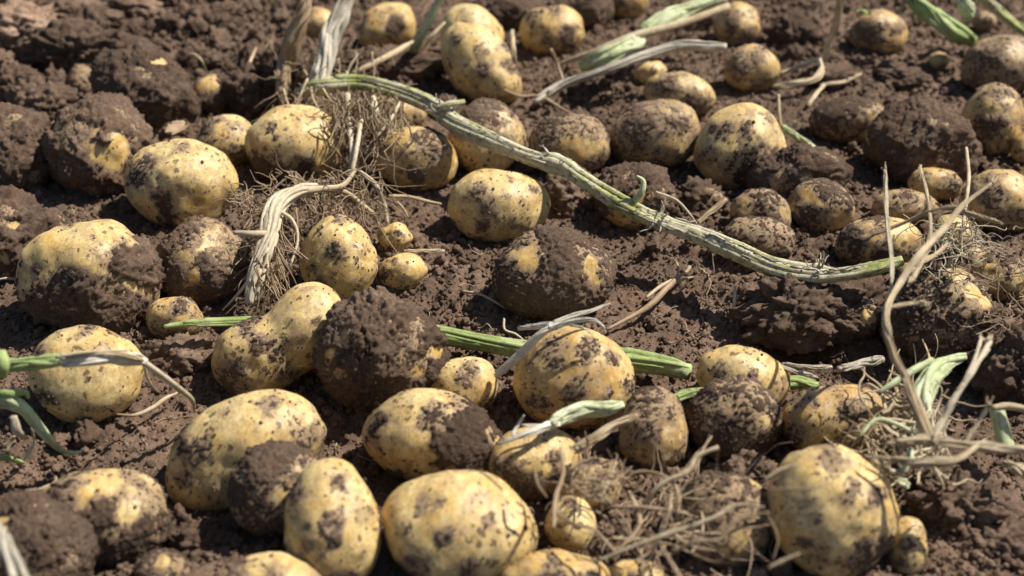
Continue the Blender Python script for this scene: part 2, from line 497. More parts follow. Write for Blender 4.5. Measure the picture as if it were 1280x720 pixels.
# middle rows
pot(352, 430, 168, 146, 30, -.38, [(305, 458, 13, .8), (336, 428, 13, .8), (352, 442, 10, .8), (312, 398, 18, 1), (285, 470, 14, .6), (360, 462, 14, .4), (402, 400, 6, .6), (300, 485, 20, .7)], 'two lobed dumbbell potato in the sunlit centre left', skin=0,
    lobes=[(320, 446, 116, 98, 8), (383, 408, 90, 110, -14), (356, 426, 100, 76, 34)], origin=(356, 426))
pot(476, 442, 144, 136, 15, .62, [(524, 462, 7, -1.6), (545, 440, 10, -1.3), (420, 440, 9, -1.1)], 'large potato buried in a crumbly soil coat at centre left', skin=1, thick=3.6)
pot(578, 482, 92, 74, 10, -.4, [(585, 465, 12, .6), (612, 500, 12, .7)], 'pale potato wedged behind the half muddy one at centre', skin=0)
pot(719, 475, 148, 130, -8, -.35, [(732, 436, 14, .9), (716, 484, 14, .9), (762, 446, 8, .9), (756, 486, 8, .8), (672, 500, 14, .7), (690, 440, 20, .4), (785, 480, 10, .4)], 'large mottled potato leaning on the green stem at centre', skin=1)
pot(928, 474, 124, 86, -15, -.45, [(898, 466, 13, .7), (935, 466, 8, .7), (975, 480, 12, .4)], 'bright yellow potato behind the muddy one right of centre', skin=0)
pot(816, 539, 88, 106, -5, -.12, [(812, 500, 24, .6), (800, 530, 12, .5), (838, 545, 12, -.5), (800, 560, 10, -.3)], 'upright brownish potato between the short green stem and the muddy one', skin=2)
pot(916, 527, 120, 104, 5, .42, [(948, 524, 10, -1.1), (905, 505, 10, -.5), (925, 540, 16, -.3), (890, 560, 24, .6)], 'dark filmed muddy potato right of the upright brownish one', skin=2, thick=2)
pot(1040, 526, 138, 94, 5, -.32, [(1058, 510, 15, .7), (985, 545, 14, .6), (1000, 495, 14, .5), (1060, 550, 8, .6)], 'wide tan potato left of the dry stalk tangle', skin=1)
pot(108, 468, 138, 124, -4, -.5, [(115, 414, 13, .7), (62, 440, 10, .7), (66, 490, 14, .6), (145, 420, 12, .4)], 'clean round yellow potato crossed by the frayed stem at left', skin=0)
# front rows
pot(306, 562, 210, 138, 30, -.42, [(262, 555, 20, .8), (228, 545, 20, .7), (345, 502, 15, .5), (240, 590, 16, .5), (390, 545, 20, .6)], 'long slanting yellow potato in the lower left', skin=0)
pot(542, 548, 174, 122, -10, -.3, [(590, 528, 34, 1.2), (580, 555, 30, 1.1), (545, 515, 16, .9), (482, 518, 10, .7), (470, 540, 10, .6), (500, 595, 12, .5), (510, 540, 22, -.6)], 'wide potato at lower centre, its right half under smooth mud', skin=0, thick=2.4)
pot(668, 580, 118, 94, -5, -.3, [(692, 570, 11, .9), (695, 592, 10, .9), (635, 590, 18, .8), (665, 612, 22, .8), (662, 568, 14, -.5)], 'potato under the short pale stem at lower centre', skin=0)
pot(736, 607, 80, 70, 0, -.05, [], 'fibrous brown potato netted by fine roots', skin=2)
pot(713, 656, 60, 72, 0, -.55, [(712, 625, 8, .7)], 'small whitish potato standing left of the root tangle', skin=0)
pot(575, 662, 196, 146, -6, -.46, [(530, 622, 12, .9), (552, 620, 7, .7), (560, 660, 13, .9), (515, 652, 5, .7), (590, 690, 12, .8), (610, 640, 8, .6), (520, 708, 20, .8), (580, 712, 18, .7)], 'largest foreground potato at the bottom centre with scattered mud flecks', skin=0)
pot(346, 610, 118, 118, -5, -.02, [(345, 572, 34, 1), (305, 610, 20, .9), (362, 605, 18, -.7), (335, 645, 26, .5)], 'muddy topped potato behind the upright one in the lower left', skin=2, thick=2.4)
pot(416, 658, 122, 162, 5, -.42, [(426, 645, 15, 1), (430, 662, 11, .9), (428, 596, 11, .8), (372, 612, 13, .7), (432, 712, 12, .8), (390, 672, 12, .4)], 'upright foreground potato with a square mud flake', skin=0)
pot(138, 645, 152, 122, -12, .0, [(145, 625, 18, .9), (118, 640, 13, .8), (190, 655, 22, .8), (165, 690, 28, .8), (85, 620, 16, .7), (135, 603, 20, -.8), (172, 636, 13, -.9), (112, 665, 16, -.8), (170, 672, 6, -.7)], 'mud mottled potato in the lower left corner group', skin=0, thick=2.4)
pot(40, 690, 140, 134, 0, .6, [(10, 650, 12, -1.6), (24, 645, 8, -1.3)], 'soil covered potato in the bottom left corner with a pale stick across it', skin=1, thick=3)
pot(1037, 640, 160, 172, 10, -.42, [(1086, 608, 12, .9), (1068, 688, 22, 1), (1092, 680, 16, .9), (1040, 618, 10, .6), (993, 668, 8, 1), (1032, 568, 18, .5), (1055, 600, 8, .6), (1075, 620, 7, .7)], 'tallest foreground potato at the lower right with dark gouges', skin=0)
pot(1133, 684, 50, 76, 0, -.25, [(1126, 678, 8, .8), (1122, 700, 6, .5)], 'narrow yellow potato squeezed behind the tall foreground one', skin=0)
pot(906, 652, 128, 124, 0, .05, [(905, 605, 30, .5), (912, 608, 10, -.7), (905, 670, 24, -.5)], 'shaded muddy potato behind the root tangle in the foreground', skin=1, thick=2)
pot(692, 722, 140, 66, 5, -.4, [(688, 710, 16, .9), (730, 718, 14, .8)], 'potato top cut by the bottom edge right of the largest one', skin=1)
pot(792, 722, 74, 46, 0, -.35, [(792, 718, 12, .6)], 'potato tip at the bottom edge under the root tangle', skin=0)
pot(335, 732, 146, 80, 5, -.3, [(300, 706, 16, .7), (352, 715, 16, .4)], 'tan potato cut by the bottom edge left of the upright one', skin=0)
pot(203, 716, 70, 56, 0, .35, [(208, 700, 9, -.8)], 'muddy little potato at the bottom edge beside the mottled one', skin=1, thick=2)
pot(1215, 322, 40, 34, 10, .15, [(1212, 318, 9, -.8)], 'small half buried tuber between the curled rootlets and the right edge', skin=1)
pot(1140, 345, 44, 36, 0, .2, [(1136, 340, 9, -.7)], 'small muddy tuber under the end of the long stem', skin=2)
pot(886, 250, 40, 30, 0, .2, [(884, 246, 7, -.6)], 'tiny muddy tuber below the black patched potato', skin=2)
# buried ones among the clods, upper left
pot(186, 118, 128, 96, -25, .85, [(203, 82, 7, -2.2)], 'long soil crusted potato with a single pale nick, upper left', thick=5)
pot(266, 118, 56, 50, 0, .55, [(262, 104, 14, -1.1)], 'half buried potato with a yellow crown among upper left clods', skin=1, thick=3)
pot(102, 103, 36, 44, 0, .1, [], 'small reddish brown tuber among the upper left clods', skin=2, thick=1.5)
pot(1082, 398, 46, 46, 0, .35, [(1078, 398, 10, -1.2)], 'tuber showing a yellow spot in the dark soil bank', skin=1, thick=2.5)

# place each one on its own line of sight, resting in the soil
for p in PT:
    p['k'] = p.get('k', 0.33)
    r = ray(p['cx'], p['cy'])
    t = -cam_pos[2] / r[2]
    for _ in range(6):
        hm = p['h'] * mpp(t)
        t = (p['k'] * hm - cam_pos[2]) / r[2]
    p['t0'] = p['t'] = t
    p['ray'] = r


def eff(p, d):
    """Radius of the outline ellipsoid of p along the world direction d."""
    s = mpp(p['t'])
    a = math.radians(p['ang'])
    x, y, z = d @ R_, d @ U_, d @ B_
    xr, yr = x * math.cos(a) + y * math.sin(a), -x * math.sin(a) + y * math.cos(a)
    rz = 0.47 * math.sqrt(p['w'] * p['h'])
    return s / math.sqrt((xr / (p['w'] / 2)) ** 2 + (yr / (p['h'] / 2)) ** 2 + (z / rz) ** 2)


for it in range(60):
    mv = np.zeros(len(PT))
    for i in range(len(PT)):
        for j in range(i + 1, len(PT)):
            a, b = PT[i], PT[j]
            if abs(a['cx'] - b['cx']) > 230 or abs(a['cy'] - b['cy']) > 230:
                continue
            pa, pb = cam_pos + a['ray'] * a['t'], cam_pos + b['ray'] * b['t']
            d = pb - pa
            L = np.linalg.norm(d)
            d = d / max(L, 1e-6)
            ov = 0.93 * (eff(a, d) + eff(b, -d)) - L
            if ov > 0:
                s = 1 if a['cy'] + a['h'] / 2 > b['cy'] + b['h'] / 2 else -1     # the lower one is nearer
                mv[i] -= s * ov * 0.3
                mv[j] += s * ov * 0.3
    for p, m_ in zip(PT, mv):
        p['t'] += np.clip(m_, -.008, .008) + (p['t0'] - p['t']) * 0.03

for p in PT:
    s = mpp(p['t'])
    p['s'] = s
    p['c'] = cam_pos + p['ray'] * p['t']
    p['rv'] = eff(p, np.array([0, 0, 1.0]))
    p['rh'] = 0.5 * (eff(p, R_) + eff(p, np.array([0, 1.0, 0])))

# ------------------------------------------------------------------ terrain
PX = np.array([p['c'][0] for p in PT]); PY = np.array([p['c'][1] for p in PT])
PG = np.array([p['c'][2] - 0.67 * p['rv'] for p in PT])
PS = np.array([0.95 * p['rh'] for p in PT])


def macro(x, y):
    """Smooth soil level: potatoes sit a third sunk in it."""
    x, y = np.atleast_1d(np.asarray(x, float)), np.atleast_1d(np.asarray(y, float))
    num, den = np.zeros_like(x), np.full_like(x, 0.35)
    for a, b, g, s in zip(PX, PY, PG, PS):
        w = np.exp(-((x - a) ** 2 + (y - b) ** 2) / (2 * s * s))
        num += w * g
        den += w
    q = np.stack([x, y, np.zeros_like(x)], 1)
    base = -0.002 + 0.014 * pn(q * 5.5, 3) + 0.007 * pn(q * 17, 5)
    # the ridge of loose soil at the far left, out of focus
    base = base + 0.055 * np.exp(-(((x + 0.62) / 0.30) ** 2 + ((y - 0.62) / 0.22) ** 2))
    base = base - 0.014 * np.exp(-(((x - 0.25) / 0.08) ** 2 + ((y + 0.075) / 0.035) ** 2))
    return (num + 0.35 * base) / den + 0.3 * (base + 0.002) * 0


def cloddy(x, y):
    """How cloddy (1) or fine crumbed (0) the soil is."""
    q = np.stack([x, y, np.full_like(x, 4.0)], 1)
    c = 0.35 + 0.9 * pn(q * 6, 21)
    c = c + 0.9 * sst(-0.05, -0.35, x) * sst(0.1, 0.4, y) + 0.6 * sst(0.22, 0.36, x) * sst(-0.12, -0.26, y)
    return np.clip(c, 0.05, 1.0)


def surface(x, y):
    q = np.stack([x, y, np.zeros_like(x)], 1)
    fade = np.exp(-np.maximum(0, np.hypot(x, y - 0.2) - 1.3) / 2.0)
    k = cloddy(x, y)
    n = np.abs(pn(q * 60 + 3.3, 31)) * 1.6
    n2 = np.abs(pn(q * 135, 33)) * 1.6
    n3 = pn(q * 300, 35)
    z = macro(x, y)
    return z + fade * (k * (0.011 * n) + 0.0042 * n2 + 0.0022 * n3 - 0.003)


def grow(lo, hi, step, far, ratio=1.16):
    a = list(np.arange(lo, hi + step / 2, step))
    s, x = step, a[-1]
    while x < far:
        s *= ratio
        x += s
        a.append(x)
    s, x, left = step, a[0], []
    while x > -far:
        s *= ratio
        x -= s
        left.append(x)
    return np.array(left[::-1] + a)


gx = grow(-0.74, 0.74, 0.0026, 60.0)
gy = grow(-0.42, 0.98, 0.0031, 60.0)
GX, GY = np.meshgrid(gx, gy)
fx, fy = GX.ravel(), GY.ravel()
fz = surface(fx, fy)
nx, ny = len(gx), len(gy)
ii = (np.arange(ny - 1)[:, None] * nx + np.arange(nx - 1)[None, :]).ravel()
gv = np.stack([fx, fy, fz], 1)
# a little sideways jitter breaks the height field look
jit = np.stack([pn(gv * 150, 41), pn(gv * 150 + 9, 43), np.zeros(len(gv))], 1) * 0.0028
gv = gv + jit * (np.hypot(fx, fy - .2) < 1.3)[:, None]
ground = link('ground', mesh_np('ground', gv, np.stack([ii, ii + 1, ii + nx + 1, ii + nx], 1), M_GROUND), kind='structure')


def sz(x, y):
    return float(surface(np.array([x]), np.array([y]))[0])


def P(px, py, h=0.0):
    """Point on the line of sight of a photo pixel, h metres above the smooth soil level."""
    r = ray(px, py)
    t = -cam_pos[2] / r[2]
    for _ in range(12):
        p = cam_pos + r * t
        g = float(macro(p[0], p[1])[0]) + h
        t = 0.5 * t + 0.5 * (g - cam_pos[2]) / r[2]
    return cam_pos + r * t


# ------------------------------------------------------------------ potato builder
STUCK = []


def build_potato(p, seed):
    big = math.sqrt(p['w'] * p['h'])
    s, c0 = p['s'], p['c']
    rm = big / 2 * s
    th = (p.get('thick', 1.0) * 0.72) * 0.001 * min(1.0, 0.45 + rm / 0.05)
    lump = p.get('lump', 1.0 + 0.8 * float(sst(2.0, 4.0, p.get('thick', 1.0))))
    so = np.array([seed * 1.37, seed * 0.71, seed * 2.13])
    ox, oy = p.get('origin', (p['cx'], p['cy']))
    lobes = p.get('lobes') or [(p['cx'], p['cy'], p['w'], p['h'], p['ang'])]

    def shape(dirs):
        r = np.zeros(len(dirs))
        for (lx, ly, lw, lh, la) in lobes:
            a = math.radians(la)
            ez = np.array([0.46 * math.sqrt(lw * lh)])
            rot = np.array([[math.cos(a), math.sin(a)], [-math.sin(a), math.cos(a)]])
            d2 = dirs[:, :2] @ rot.T
            o2 = rot @ np.array([ox - lx, -(oy - ly)])
            D = np.stack([d2[:, 0] / (lw / 2), d2[:, 1] / (lh / 2), dirs[:, 2] / ez], 1)
            O = np.array([o2[0] / (lw / 2), o2[1] / (lh / 2), 0.0])
            A = (D * D).sum(1); Bq = D @ O; Cq = O @ O - 1
            k = (-Bq + np.sqrt(np.maximum(Bq * Bq - A * Cq, 0))) / A
            r += k ** 7
        return (r ** (1 / 7) if len(lobes) > 1 else k) * s

    def body(n):
        dirs, faces = cube_sphere(n)
        r = shape(dirs)
        q = dirs * r[:, None]
        lumps = 0.13 * pn(q / rm * 0.85 + so, 1) + 0.05 * pn(q / rm * 1.9 + so, 2) + 0.018 * pn(q / rm * 4.5 + so, 3)
        q = q * (1 + lumps * lump)[:, None]
        # eyes: shallow dents with a brow
        er = np.random.default_rng(seed + 900)
        for _ in range(7):
            e = er.normal(size=3); e /= np.linalg.norm(e)
            ca = np.linalg.norm(dirs - e, axis=1) / 0.16
            q = q * (1 - 0.030 * np.exp(-ca ** 2) + 0.010 * np.exp(-((ca - 1.3) / .5) ** 2))[:, None]
        return dirs, faces, q

    heavy = sst(1.8, 3.6, np.array(p.get('thick', 1.0)))

    def mudmask(q, dirs, low=False):
        px, py = ox + q[:, 0] / s, oy - q[:, 1] / s
        n = 0.42 * pn(q / 0.016 + so, 5) + 0.26 * pn(q / 0.0065 + so, 6)
        m = p['cov'] - 0.17 * sst(0.8, 0.4, p['cov']) + n * 0.95 - 0.10 * dirs[:, 1]
        wob = 0.42 * pn(q / 0.008 + so, 8) + 0.30 * pn(q / 0.0035 + so, 9) + 0.20 * pn(q / 0.0017 + so, 10)
        wx, wy = 0.55 * pn(q / 0.011 + so, 14), 0.55 * pn(q / 0.011 + so, 15)
        front = sst(-0.35, 0.05, dirs[:, 2])
        for (mx, my, mr, ms) in p['patches']:
            d = np.hypot((px - mx) / mr + wx, (py - my) / mr + wy) + wob
            m = m + front * ms * sst(1.45, 0.45, d)
        if low:
            return m
        return m - 0.11 * (1 - heavy) + (0.85 - 0.35 * heavy) * pn(q / 0.0036 + so, 16) + (0.75 - 0.35 * heavy) * pn(q / 0.0018 + so, 17)

    n1 = 26 if big > 70 else 18
    n2 = int(np.clip(big * 0.36, 14, 50))
    W = np.stack([R_, U_, B_], 0)                                    # local (right, up, to camera) -> world
    dirs, faces, q = body(n1)
    mk = mudmask(q, dirs, True)
    v = q @ W + (cam_pos + ray(ox, oy) * p['t'] if 'origin' in p else c0)
    loc = np.array([c0[0], c0[1], v[:, 2].min()])
    er = np.random.default_rng(seed + 4000)
    ok = np.where((mk > -0.75) & (dirs[:, 1] > -0.75) & (dirs[:, 2] > -0.5))[0]
    if len(ok):
        nk = int(min(len(ok) * .5, 10 + big * 0.9))
        pk = er.choice(ok, nk, p=(mk[ok] + 0.80) / (mk[ok] + 0.80).sum())
        STUCK.append(np.column_stack([v[pk] + er.normal(0, .0009, (nk, 3)) * (1 - np.abs((q[pk] / np.linalg.norm(q[pk], axis=1)[:, None]) @ W)), np.minimum(.00042 * np.exp(er.normal(0, .5, nk)), .0016)]))
    skin = SKINS[p.get('skin', 1)]
    o = link('potato', None, loc)
    o.empty_display_size = 0.01
    tag(o, p['label'], 'potato', 'freshly lifted potatoes lying on the soil')
    link('skin', mesh_np('skin', v - loc, faces, skin, attrs={'film': sst(-0.80, 0.50, mk)}), (0, 0, 0), o)
    # the mud crust: its own closed-in relief over the skin
    dirs, faces, q = body(n2)
    mk = mudmask(q, dirs)
    cr = np.abs(pn(q / 0.0046 + so, 11)) * 1.3 + 1.0 * np.abs(pn(q / 0.0021 + so, 12)) * 1.5
    big_l = 0.9 * pn(q / 0.024 + so, 13) + 0.9 * (0.25 - np.abs(pn(q / 0.013 + so, 18)))
    tt = th * sst(-0.02, 0.35, mk) * (0.55 + 0.25 * cr + heavy * (0.15 * cr + 2.3 * big_l)) + (0.0008 + 0.0009 * heavy) * sst(0.0, 0.2, mk) * (cr - 0.5)
    tt = tt - 0.0010 * sst(0.04, -0.06, mk) + 0.00015
    nrm = q / np.linalg.norm(q, axis=1)[:, None]
    qm = q + nrm * tt[:, None]
    keep = (mk[faces] > -0.05).any(1)
    if keep.sum() > 12:
        fk = faces[keep]
        used = np.unique(fk)
        remap = np.full(len(q), -1); remap[used] = np.arange(len(used))
        vm = qm[used] @ W + (cam_pos + ray(ox, oy) * p['t'] if 'origin' in p else c0)
        link('mud_crust', mesh_np('mud_crust', vm - loc, remap[fk], M_MUD), (0, 0, 0), o, 'stuff')
    return o


for i, p in enumerate(PT):
    build_potato(p, i + 1)


# ------------------------------------------------------------------ clods and crumbs
def clod_mesh(n, seed, rough=1.0, asp=(1.0, 1.0, 1.0)):
    dirs0, faces = cube_sphere(n)
    dirs = dirs0 * np.array(asp)
    so = np.array([seed * 3.1, seed * 1.7, seed * 0.9])
    r = 1 + rough * (0.55 * pn(dirs * 1.1 + so, 1) + 0.34 * (np.abs(pn(dirs * 2.3 + so, 2)) * 2 - .4) + 0.2 * (np.abs(pn(dirs * 5 + so, 3)) * 2 - .4))
    if n > 10:
        r += rough * 0.13 * (np.abs(pn(dirs * 11 + so, 4)) * 2 - .4)
    if n > 20:
        r += rough * 0.06 * (np.abs(pn(dirs * 23 + so, 5)) * 2 - .4)
    v = dirs0 * r[:, None]
    return v, faces


def clod(px, py, w, h, label, seed, up=0.25, group=None, rough=0.75, mat=None):
    r = ray(px, py)
    p = P(px, py, 0.0)
    t = (p - cam_pos) @ -B_
    hm = h * mpp(t)
    p = P(px, py, up * hm)
    s = mpp((p - cam_pos) @ -B_)
    n = int(np.clip(math.sqrt(w * h) * 0.36, 10, 40))
    g_ = math.sqrt(w * h)
    v, f = clod_mesh(n, seed, rough, (w / g_, 1.0, h / g_))
    v = v * np.array([w / 2 * s, 0.5 * math.sqrt(w * h) * s * 0.9, h / 2 * s])
    o = link('soil_clod', mesh_np('soil_clod', v, f, mat or M_CLOD), p)
    o.location.z = p[2]
    tag(o, label, 'clod', group or 'big clods of soil')
    return o


clod(990, 42, 56, 46, 'brown ridged clod beside the ochre potato at the top', 3)
clod(308, 120, 70, 58, 'dark clod between the yellow crowned tuber and the root stump', 4)
clod(55, 140, 90, 70, 'rough clod on the far left above the crumbly lump', 5)
clod(88, 62, 110, 70, 'mounded clod in the blurred upper left', 6)
clod(490, 84, 110, 44, 'soil mound between root stump and oblong potato', 7)
clod(873, 248, 66, 42, 'small clod between the orange bottomed potato and the muddy brown one', 8)
clod(1018, 388, 170, 82, 'overhanging bank of dark soil below the right end of the long stem', 9, up=.30, rough=.62)
clod(1268, 462, 100, 110, 'smooth brown clod at the right edge above the dry stalks', 10, rough=.5)
clod(715, 245, 80, 60, 'loose clod right of the clean oval potato', 11, up=.1)
clod(215, 163, 58, 26, 'flat reddish clod behind the big sunlit potato', 12)
clod(225, 446, 80, 44, 'crumbly clod below the smallest left potatoes', 13, up=.1)
clod(355, 105, 60, 90, 'fibrous dark clod under the twin stems', 14)
clod(1040, 95, 60, 26, 'low reddish clod in the open soil of the upper right', 15)
clod(1130, 100, 70, 30, 'pinkish brown clod below the brown potato, upper right', 16)
clod(1200, 640, 120, 90, 'ragged clod in the lower right corner, nearest the dry stalks', 17, up=.05)
clod(1255, 690, 110, 70, 'ragged clod in the lower right corner, at the very edge', 18, up=.05)
clod(1160, 600, 80, 44, 'dark clod under the dry stalk tangle', 19, up=.05)
clod(250, 680, 80, 44, 'dark clod between the mottled potato and the slanting one', 20, up=.0)
clod(640, 20, 60, 40, 'dark clod between oblong and striped potatoes at the top', 21)
clod(870, 20, 60, 40, 'shaded clod under the pale green stem at the top', 22)
clod(20, 110, 60, 60, 'earth clod at the far left edge', 23)
clod(940, 590, 60, 44, 'crumbly clod between muddy potato and tall foreground potato', 24)
clod(560, 140, 40, 40, 'small clod under the long stem near the ragged potato', 25, up=.1)

for k, (x, y, w, h) in enumerate(((20, 36, 110, 60), (96, 20, 90, 40), (160, 8, 70, 36), (-10, 4, 90, 50), (62, -8, 80, 40))):
    clod(x, y, w, h, ('pale dry clod, largest in the blurred top left corner', 'pale dry clod right of the largest pale one, top left', 'small pale clod farthest right of the pale ones, top left',
                      'pale clod cut by the left picture edge at the top', 'pale clod cut by the top edge, top left')[k], 40 + k, rough=.7, mat=M_PALESOIL, group='pale dry clods')
# countable smaller clods, mostly in the far left corner
cm = [mesh_np('small_clod', *clod_mesh(12, 100 + k, 0.9), M_CLOD) for k in range(10)]
placed = 0
while placed < 150:
    if placed < 95:
        px, py = rng.uniform(-10, 470), rng.uniform(-25, 120)
        if px > 330 and py > 60:
            continue
    else:
        px, py = rng.uniform(0, 1290), rng.uniform(0, 720)
    if any(((px - p['cx']) / (p['w'] * .5)) ** 2 + ((py - p['cy']) / (p['h'] * .55)) ** 2 < 1 for p in PT):
        continue
    q = P(px, py, 0.002)
    r = rng.uniform(0.006, 0.016) if placed < 95 else rng.uniform(0.004, 0.009)
    q[2] = sz(q[0], q[1]) + r * 0.25
    o = link('small_clod', cm[placed % 10], q)
    o.scale = (r * rng.uniform(.8, 1.3), r * rng.uniform(.8, 1.3), r * rng.uniform(.6, 1.0))
    o.rotation_euler = rng.uniform(-3, 3, 3)
    if placed < 95:
        tag(o, 'small loose clod in the blurred cloddy soil of the upper left', 'clod', 'small clods of the cloddy ground')
    else:
        tag(o, 'small loose clod lying on the bare soil between the potatoes', 'clod', 'small clods between the potatoes')
    placed += 1

# crumbs: uncountable, instanced over the visible soil
crumb_col = bpy.data.collections.new('crumb_shapes')
for k in range(12):
    v, f = clod_mesh(5, 300 + k, 0.8)
    crumb_col.objects.link(bpy.data.objects.new('crumb_shape', mesh_np('crumb', v, f, M_CRUMB, smooth=(k % 3 > 0))))
NCR = 125000
cy_ = -0.36 + 1.30 * rng.random(NCR) ** 1.15
half = (cy_ + 0.95) * 0.40 + 0.06
cx_ = rng.uniform(-1, 1, NCR) * half
scl = 0.00085 * np.exp(rng.normal(0, 0.55, NCR)) * (0.75 + 0.35 * (cy_ + 0.4))
scl = np.minimum(scl, 0.0042) * (0.75 + 0.6 * cloddy(cx_, cy_))
czz = surface(cx_, cy_) + scl * 0.35
stuck = np.vstack(STUCK)
cpos = np.vstack([np.stack([cx_, cy_, czz], 1), stuck[:, :3]])
scl = np.concatenate([scl, stuck[:, 3]])
NCR = len(cpos)
pm = bpy.data.meshes.new('soil_crumbs')
pm.vertices.add(NCR)
pm.vertices.foreach_set('co', cpos.astype(np.float32).ravel())
for nm, ty, ar in (('rot', 'FLOAT_VECTOR', rng.uniform(-3.14, 3.14, (NCR, 3))), ('scl', 'FLOAT', scl), ('idx', 'INT', rng.integers(0, 12, NCR))):
    a = pm.attributes.new(nm, ty, 'POINT')
    a.data.foreach_set('vector' if ty == 'FLOAT_VECTOR' else 'value', np.asarray(ar, np.int32 if ty == 'INT' else np.float32).ravel())
pm.materials.append(M_CRUMB)
crumbs = link('soil_crumbs', pm, kind='stuff')
tag(crumbs, 'fine loose crumbs of brown soil all over the ground', 'soil crumbs')
ng = bpy.data.node_groups.new('crumb_scatter', 'GeometryNodeTree')
ng.interface.new_socket('Geometry', in_out='INPUT', socket_type='NodeSocketGeometry')
ng.interface.new_socket('Geometry', in_out='OUTPUT', socket_type='NodeSocketGeometry')
gi, go = ng.nodes.new('NodeGroupInput'), ng.nodes.new('NodeGroupOutput')
ci = ng.nodes.new('GeometryNodeCollectionInfo')
ci.inputs['Collection'].default_value = crumb_col
ci.inputs['Separate Children'].default_value = True
ci.inputs['Reset Children'].default_value = True
ip = ng.nodes.new('GeometryNodeInstanceOnPoints')
ip.inputs['Pick Instance'].default_value = True


def nattr(nm, ty):
    a = ng.nodes.new('GeometryNodeInputNamedAttribute')
    a.data_type = ty
    a.inputs['Name'].default_value = nm
    return a.outputs['Attribute']


e2r = ng.nodes.new('FunctionNodeEulerToRotation')
ng.links.new(nattr('rot', 'FLOAT_VECTOR'), e2r.inputs[0])
ng.links.new(gi.outputs[0], ip.inputs['Points'])
ng.links.new(ci.outputs[0], ip.inputs['Instance'])
ng.links.new(nattr('idx', 'INT'), ip.inputs['Instance Index'])
ng.links.new(e2r.outputs[0], ip.inputs['Rotation'])
ng.links.new(nattr('scl', 'FLOAT'), ip.inputs['Scale'])
ng.links.new(ip.outputs[0], go.inputs[0])
md = crumbs.modifiers.new('scatter', 'NODES')
md.node_group = ng


# ------------------------------------------------------------------ stems, stalks and roots
def spline(pts, n):
    pts = np.asarray(pts, float)
    k = len(pts)
    ext = np.vstack([2 * pts[0] - pts[1], pts, 2 * pts[-1] - pts[-2]])
    out = []
    for i in range(k - 1):
        p0, p1, p2, p3 = ext[i:i + 4]
        t = np.linspace(0, 1, n, endpoint=(i == k - 2))[:, None]
        out.append(0.5 * (2 * p1 + (p2 - p0) * t + (2 * p0 - 5 * p1 + 4 * p2 - p3) * t ** 2 + (3 * p1 - p0 - 3 * p2 + p3) * t ** 3))
    return np.vstack(out)


def tube(path, rad, segs=10, rough=0.0, seed=0, ribs=0.0, cap=True, flat=1.0):
    """Swept tube: returns verts, quads, uv. Capped by closing rings."""
    path = np.asarray(path)
    n = len(path)
    tan = np.gradient(path, axis=0)
    tan /= np.linalg.norm(tan, axis=1)[:, None] + 1e-12
    ref = np.array([0, 0, 1.0]) if abs(tan[0][2]) < 0.9 else np.array([1.0, 0, 0])
    a = np.cross(tan[0], ref); a /= np.linalg.norm(a)
    A = np.zeros_like(path)
    for i in range(n):
        a = a - tan[i] * (a @ tan[i]); a /= np.linalg.norm(a) + 1e-12
        A[i] = a
    Bv = np.cross(tan, A)
    ph = np.linspace(0, 2 * math.pi, segs, endpoint=False)
    ln = np.concatenate([[0], np.cumsum(np.linalg.norm(np.diff(path, axis=0), axis=1))])
    rr = np.asarray(rad)[:, None] * (1 + ribs * np.cos(ph * 4 + seed)[None, :])
    v = path[:, None, :] + rr[..., None] * (np.cos(ph)[None, :, None] * A[:, None, :] * flat + np.sin(ph)[None, :, None] * Bv[:, None, :])
    v = v.reshape(-1, 3)
    if rough:
        R = np.repeat(np.asarray(rad), segs)
        q = v / (np.mean(rad) * 1.6) + seed * 3.7
        nrm = v - np.repeat(path, segs, 0)
        v = v + nrm * (rough * (pn(q, 3) + 0.6 * pn(q * 2.6, 4)))[:, None]
    uv = np.stack([np.tile(ph / (2 * math.pi) * 0.04, n), np.repeat(ln, segs)], 1)
    i = np.arange(n - 1)[:, None] * segs
    j = np.arange(segs)[None, :]
    f = np.stack([i + j, i + (j + 1) % segs, i + segs + (j + 1) % segs, i + segs + j], -1).reshape(-1, 4)
    if cap:
        base = len(v)
        c0, c1 = path[0] - tan[0] * rad[0] * .15, path[-1] + tan[-1] * rad[-1] * .15
        v = np.vstack([v, c0, c1])
        uv = np.vstack([uv, [0, 0], [0.02, ln[-1]]])
        jj = np.arange(0, segs - 1, 2) if segs % 2 == 0 else np.arange(segs)
        caps = []
        for e, (o_, cc, rev) in enumerate(((0, base, True), ((n - 1) * segs, base + 1, False))):
            for q in range(0, segs, 2):
                x, y, z = o_ + q, o_ + (q + 1) % segs, o_ + (q + 2) % segs
                caps.append((cc, z, y, x) if rev else (cc, x, y, z))
        f = np.vstack([f, np.array(caps)])
    return v, f, uv


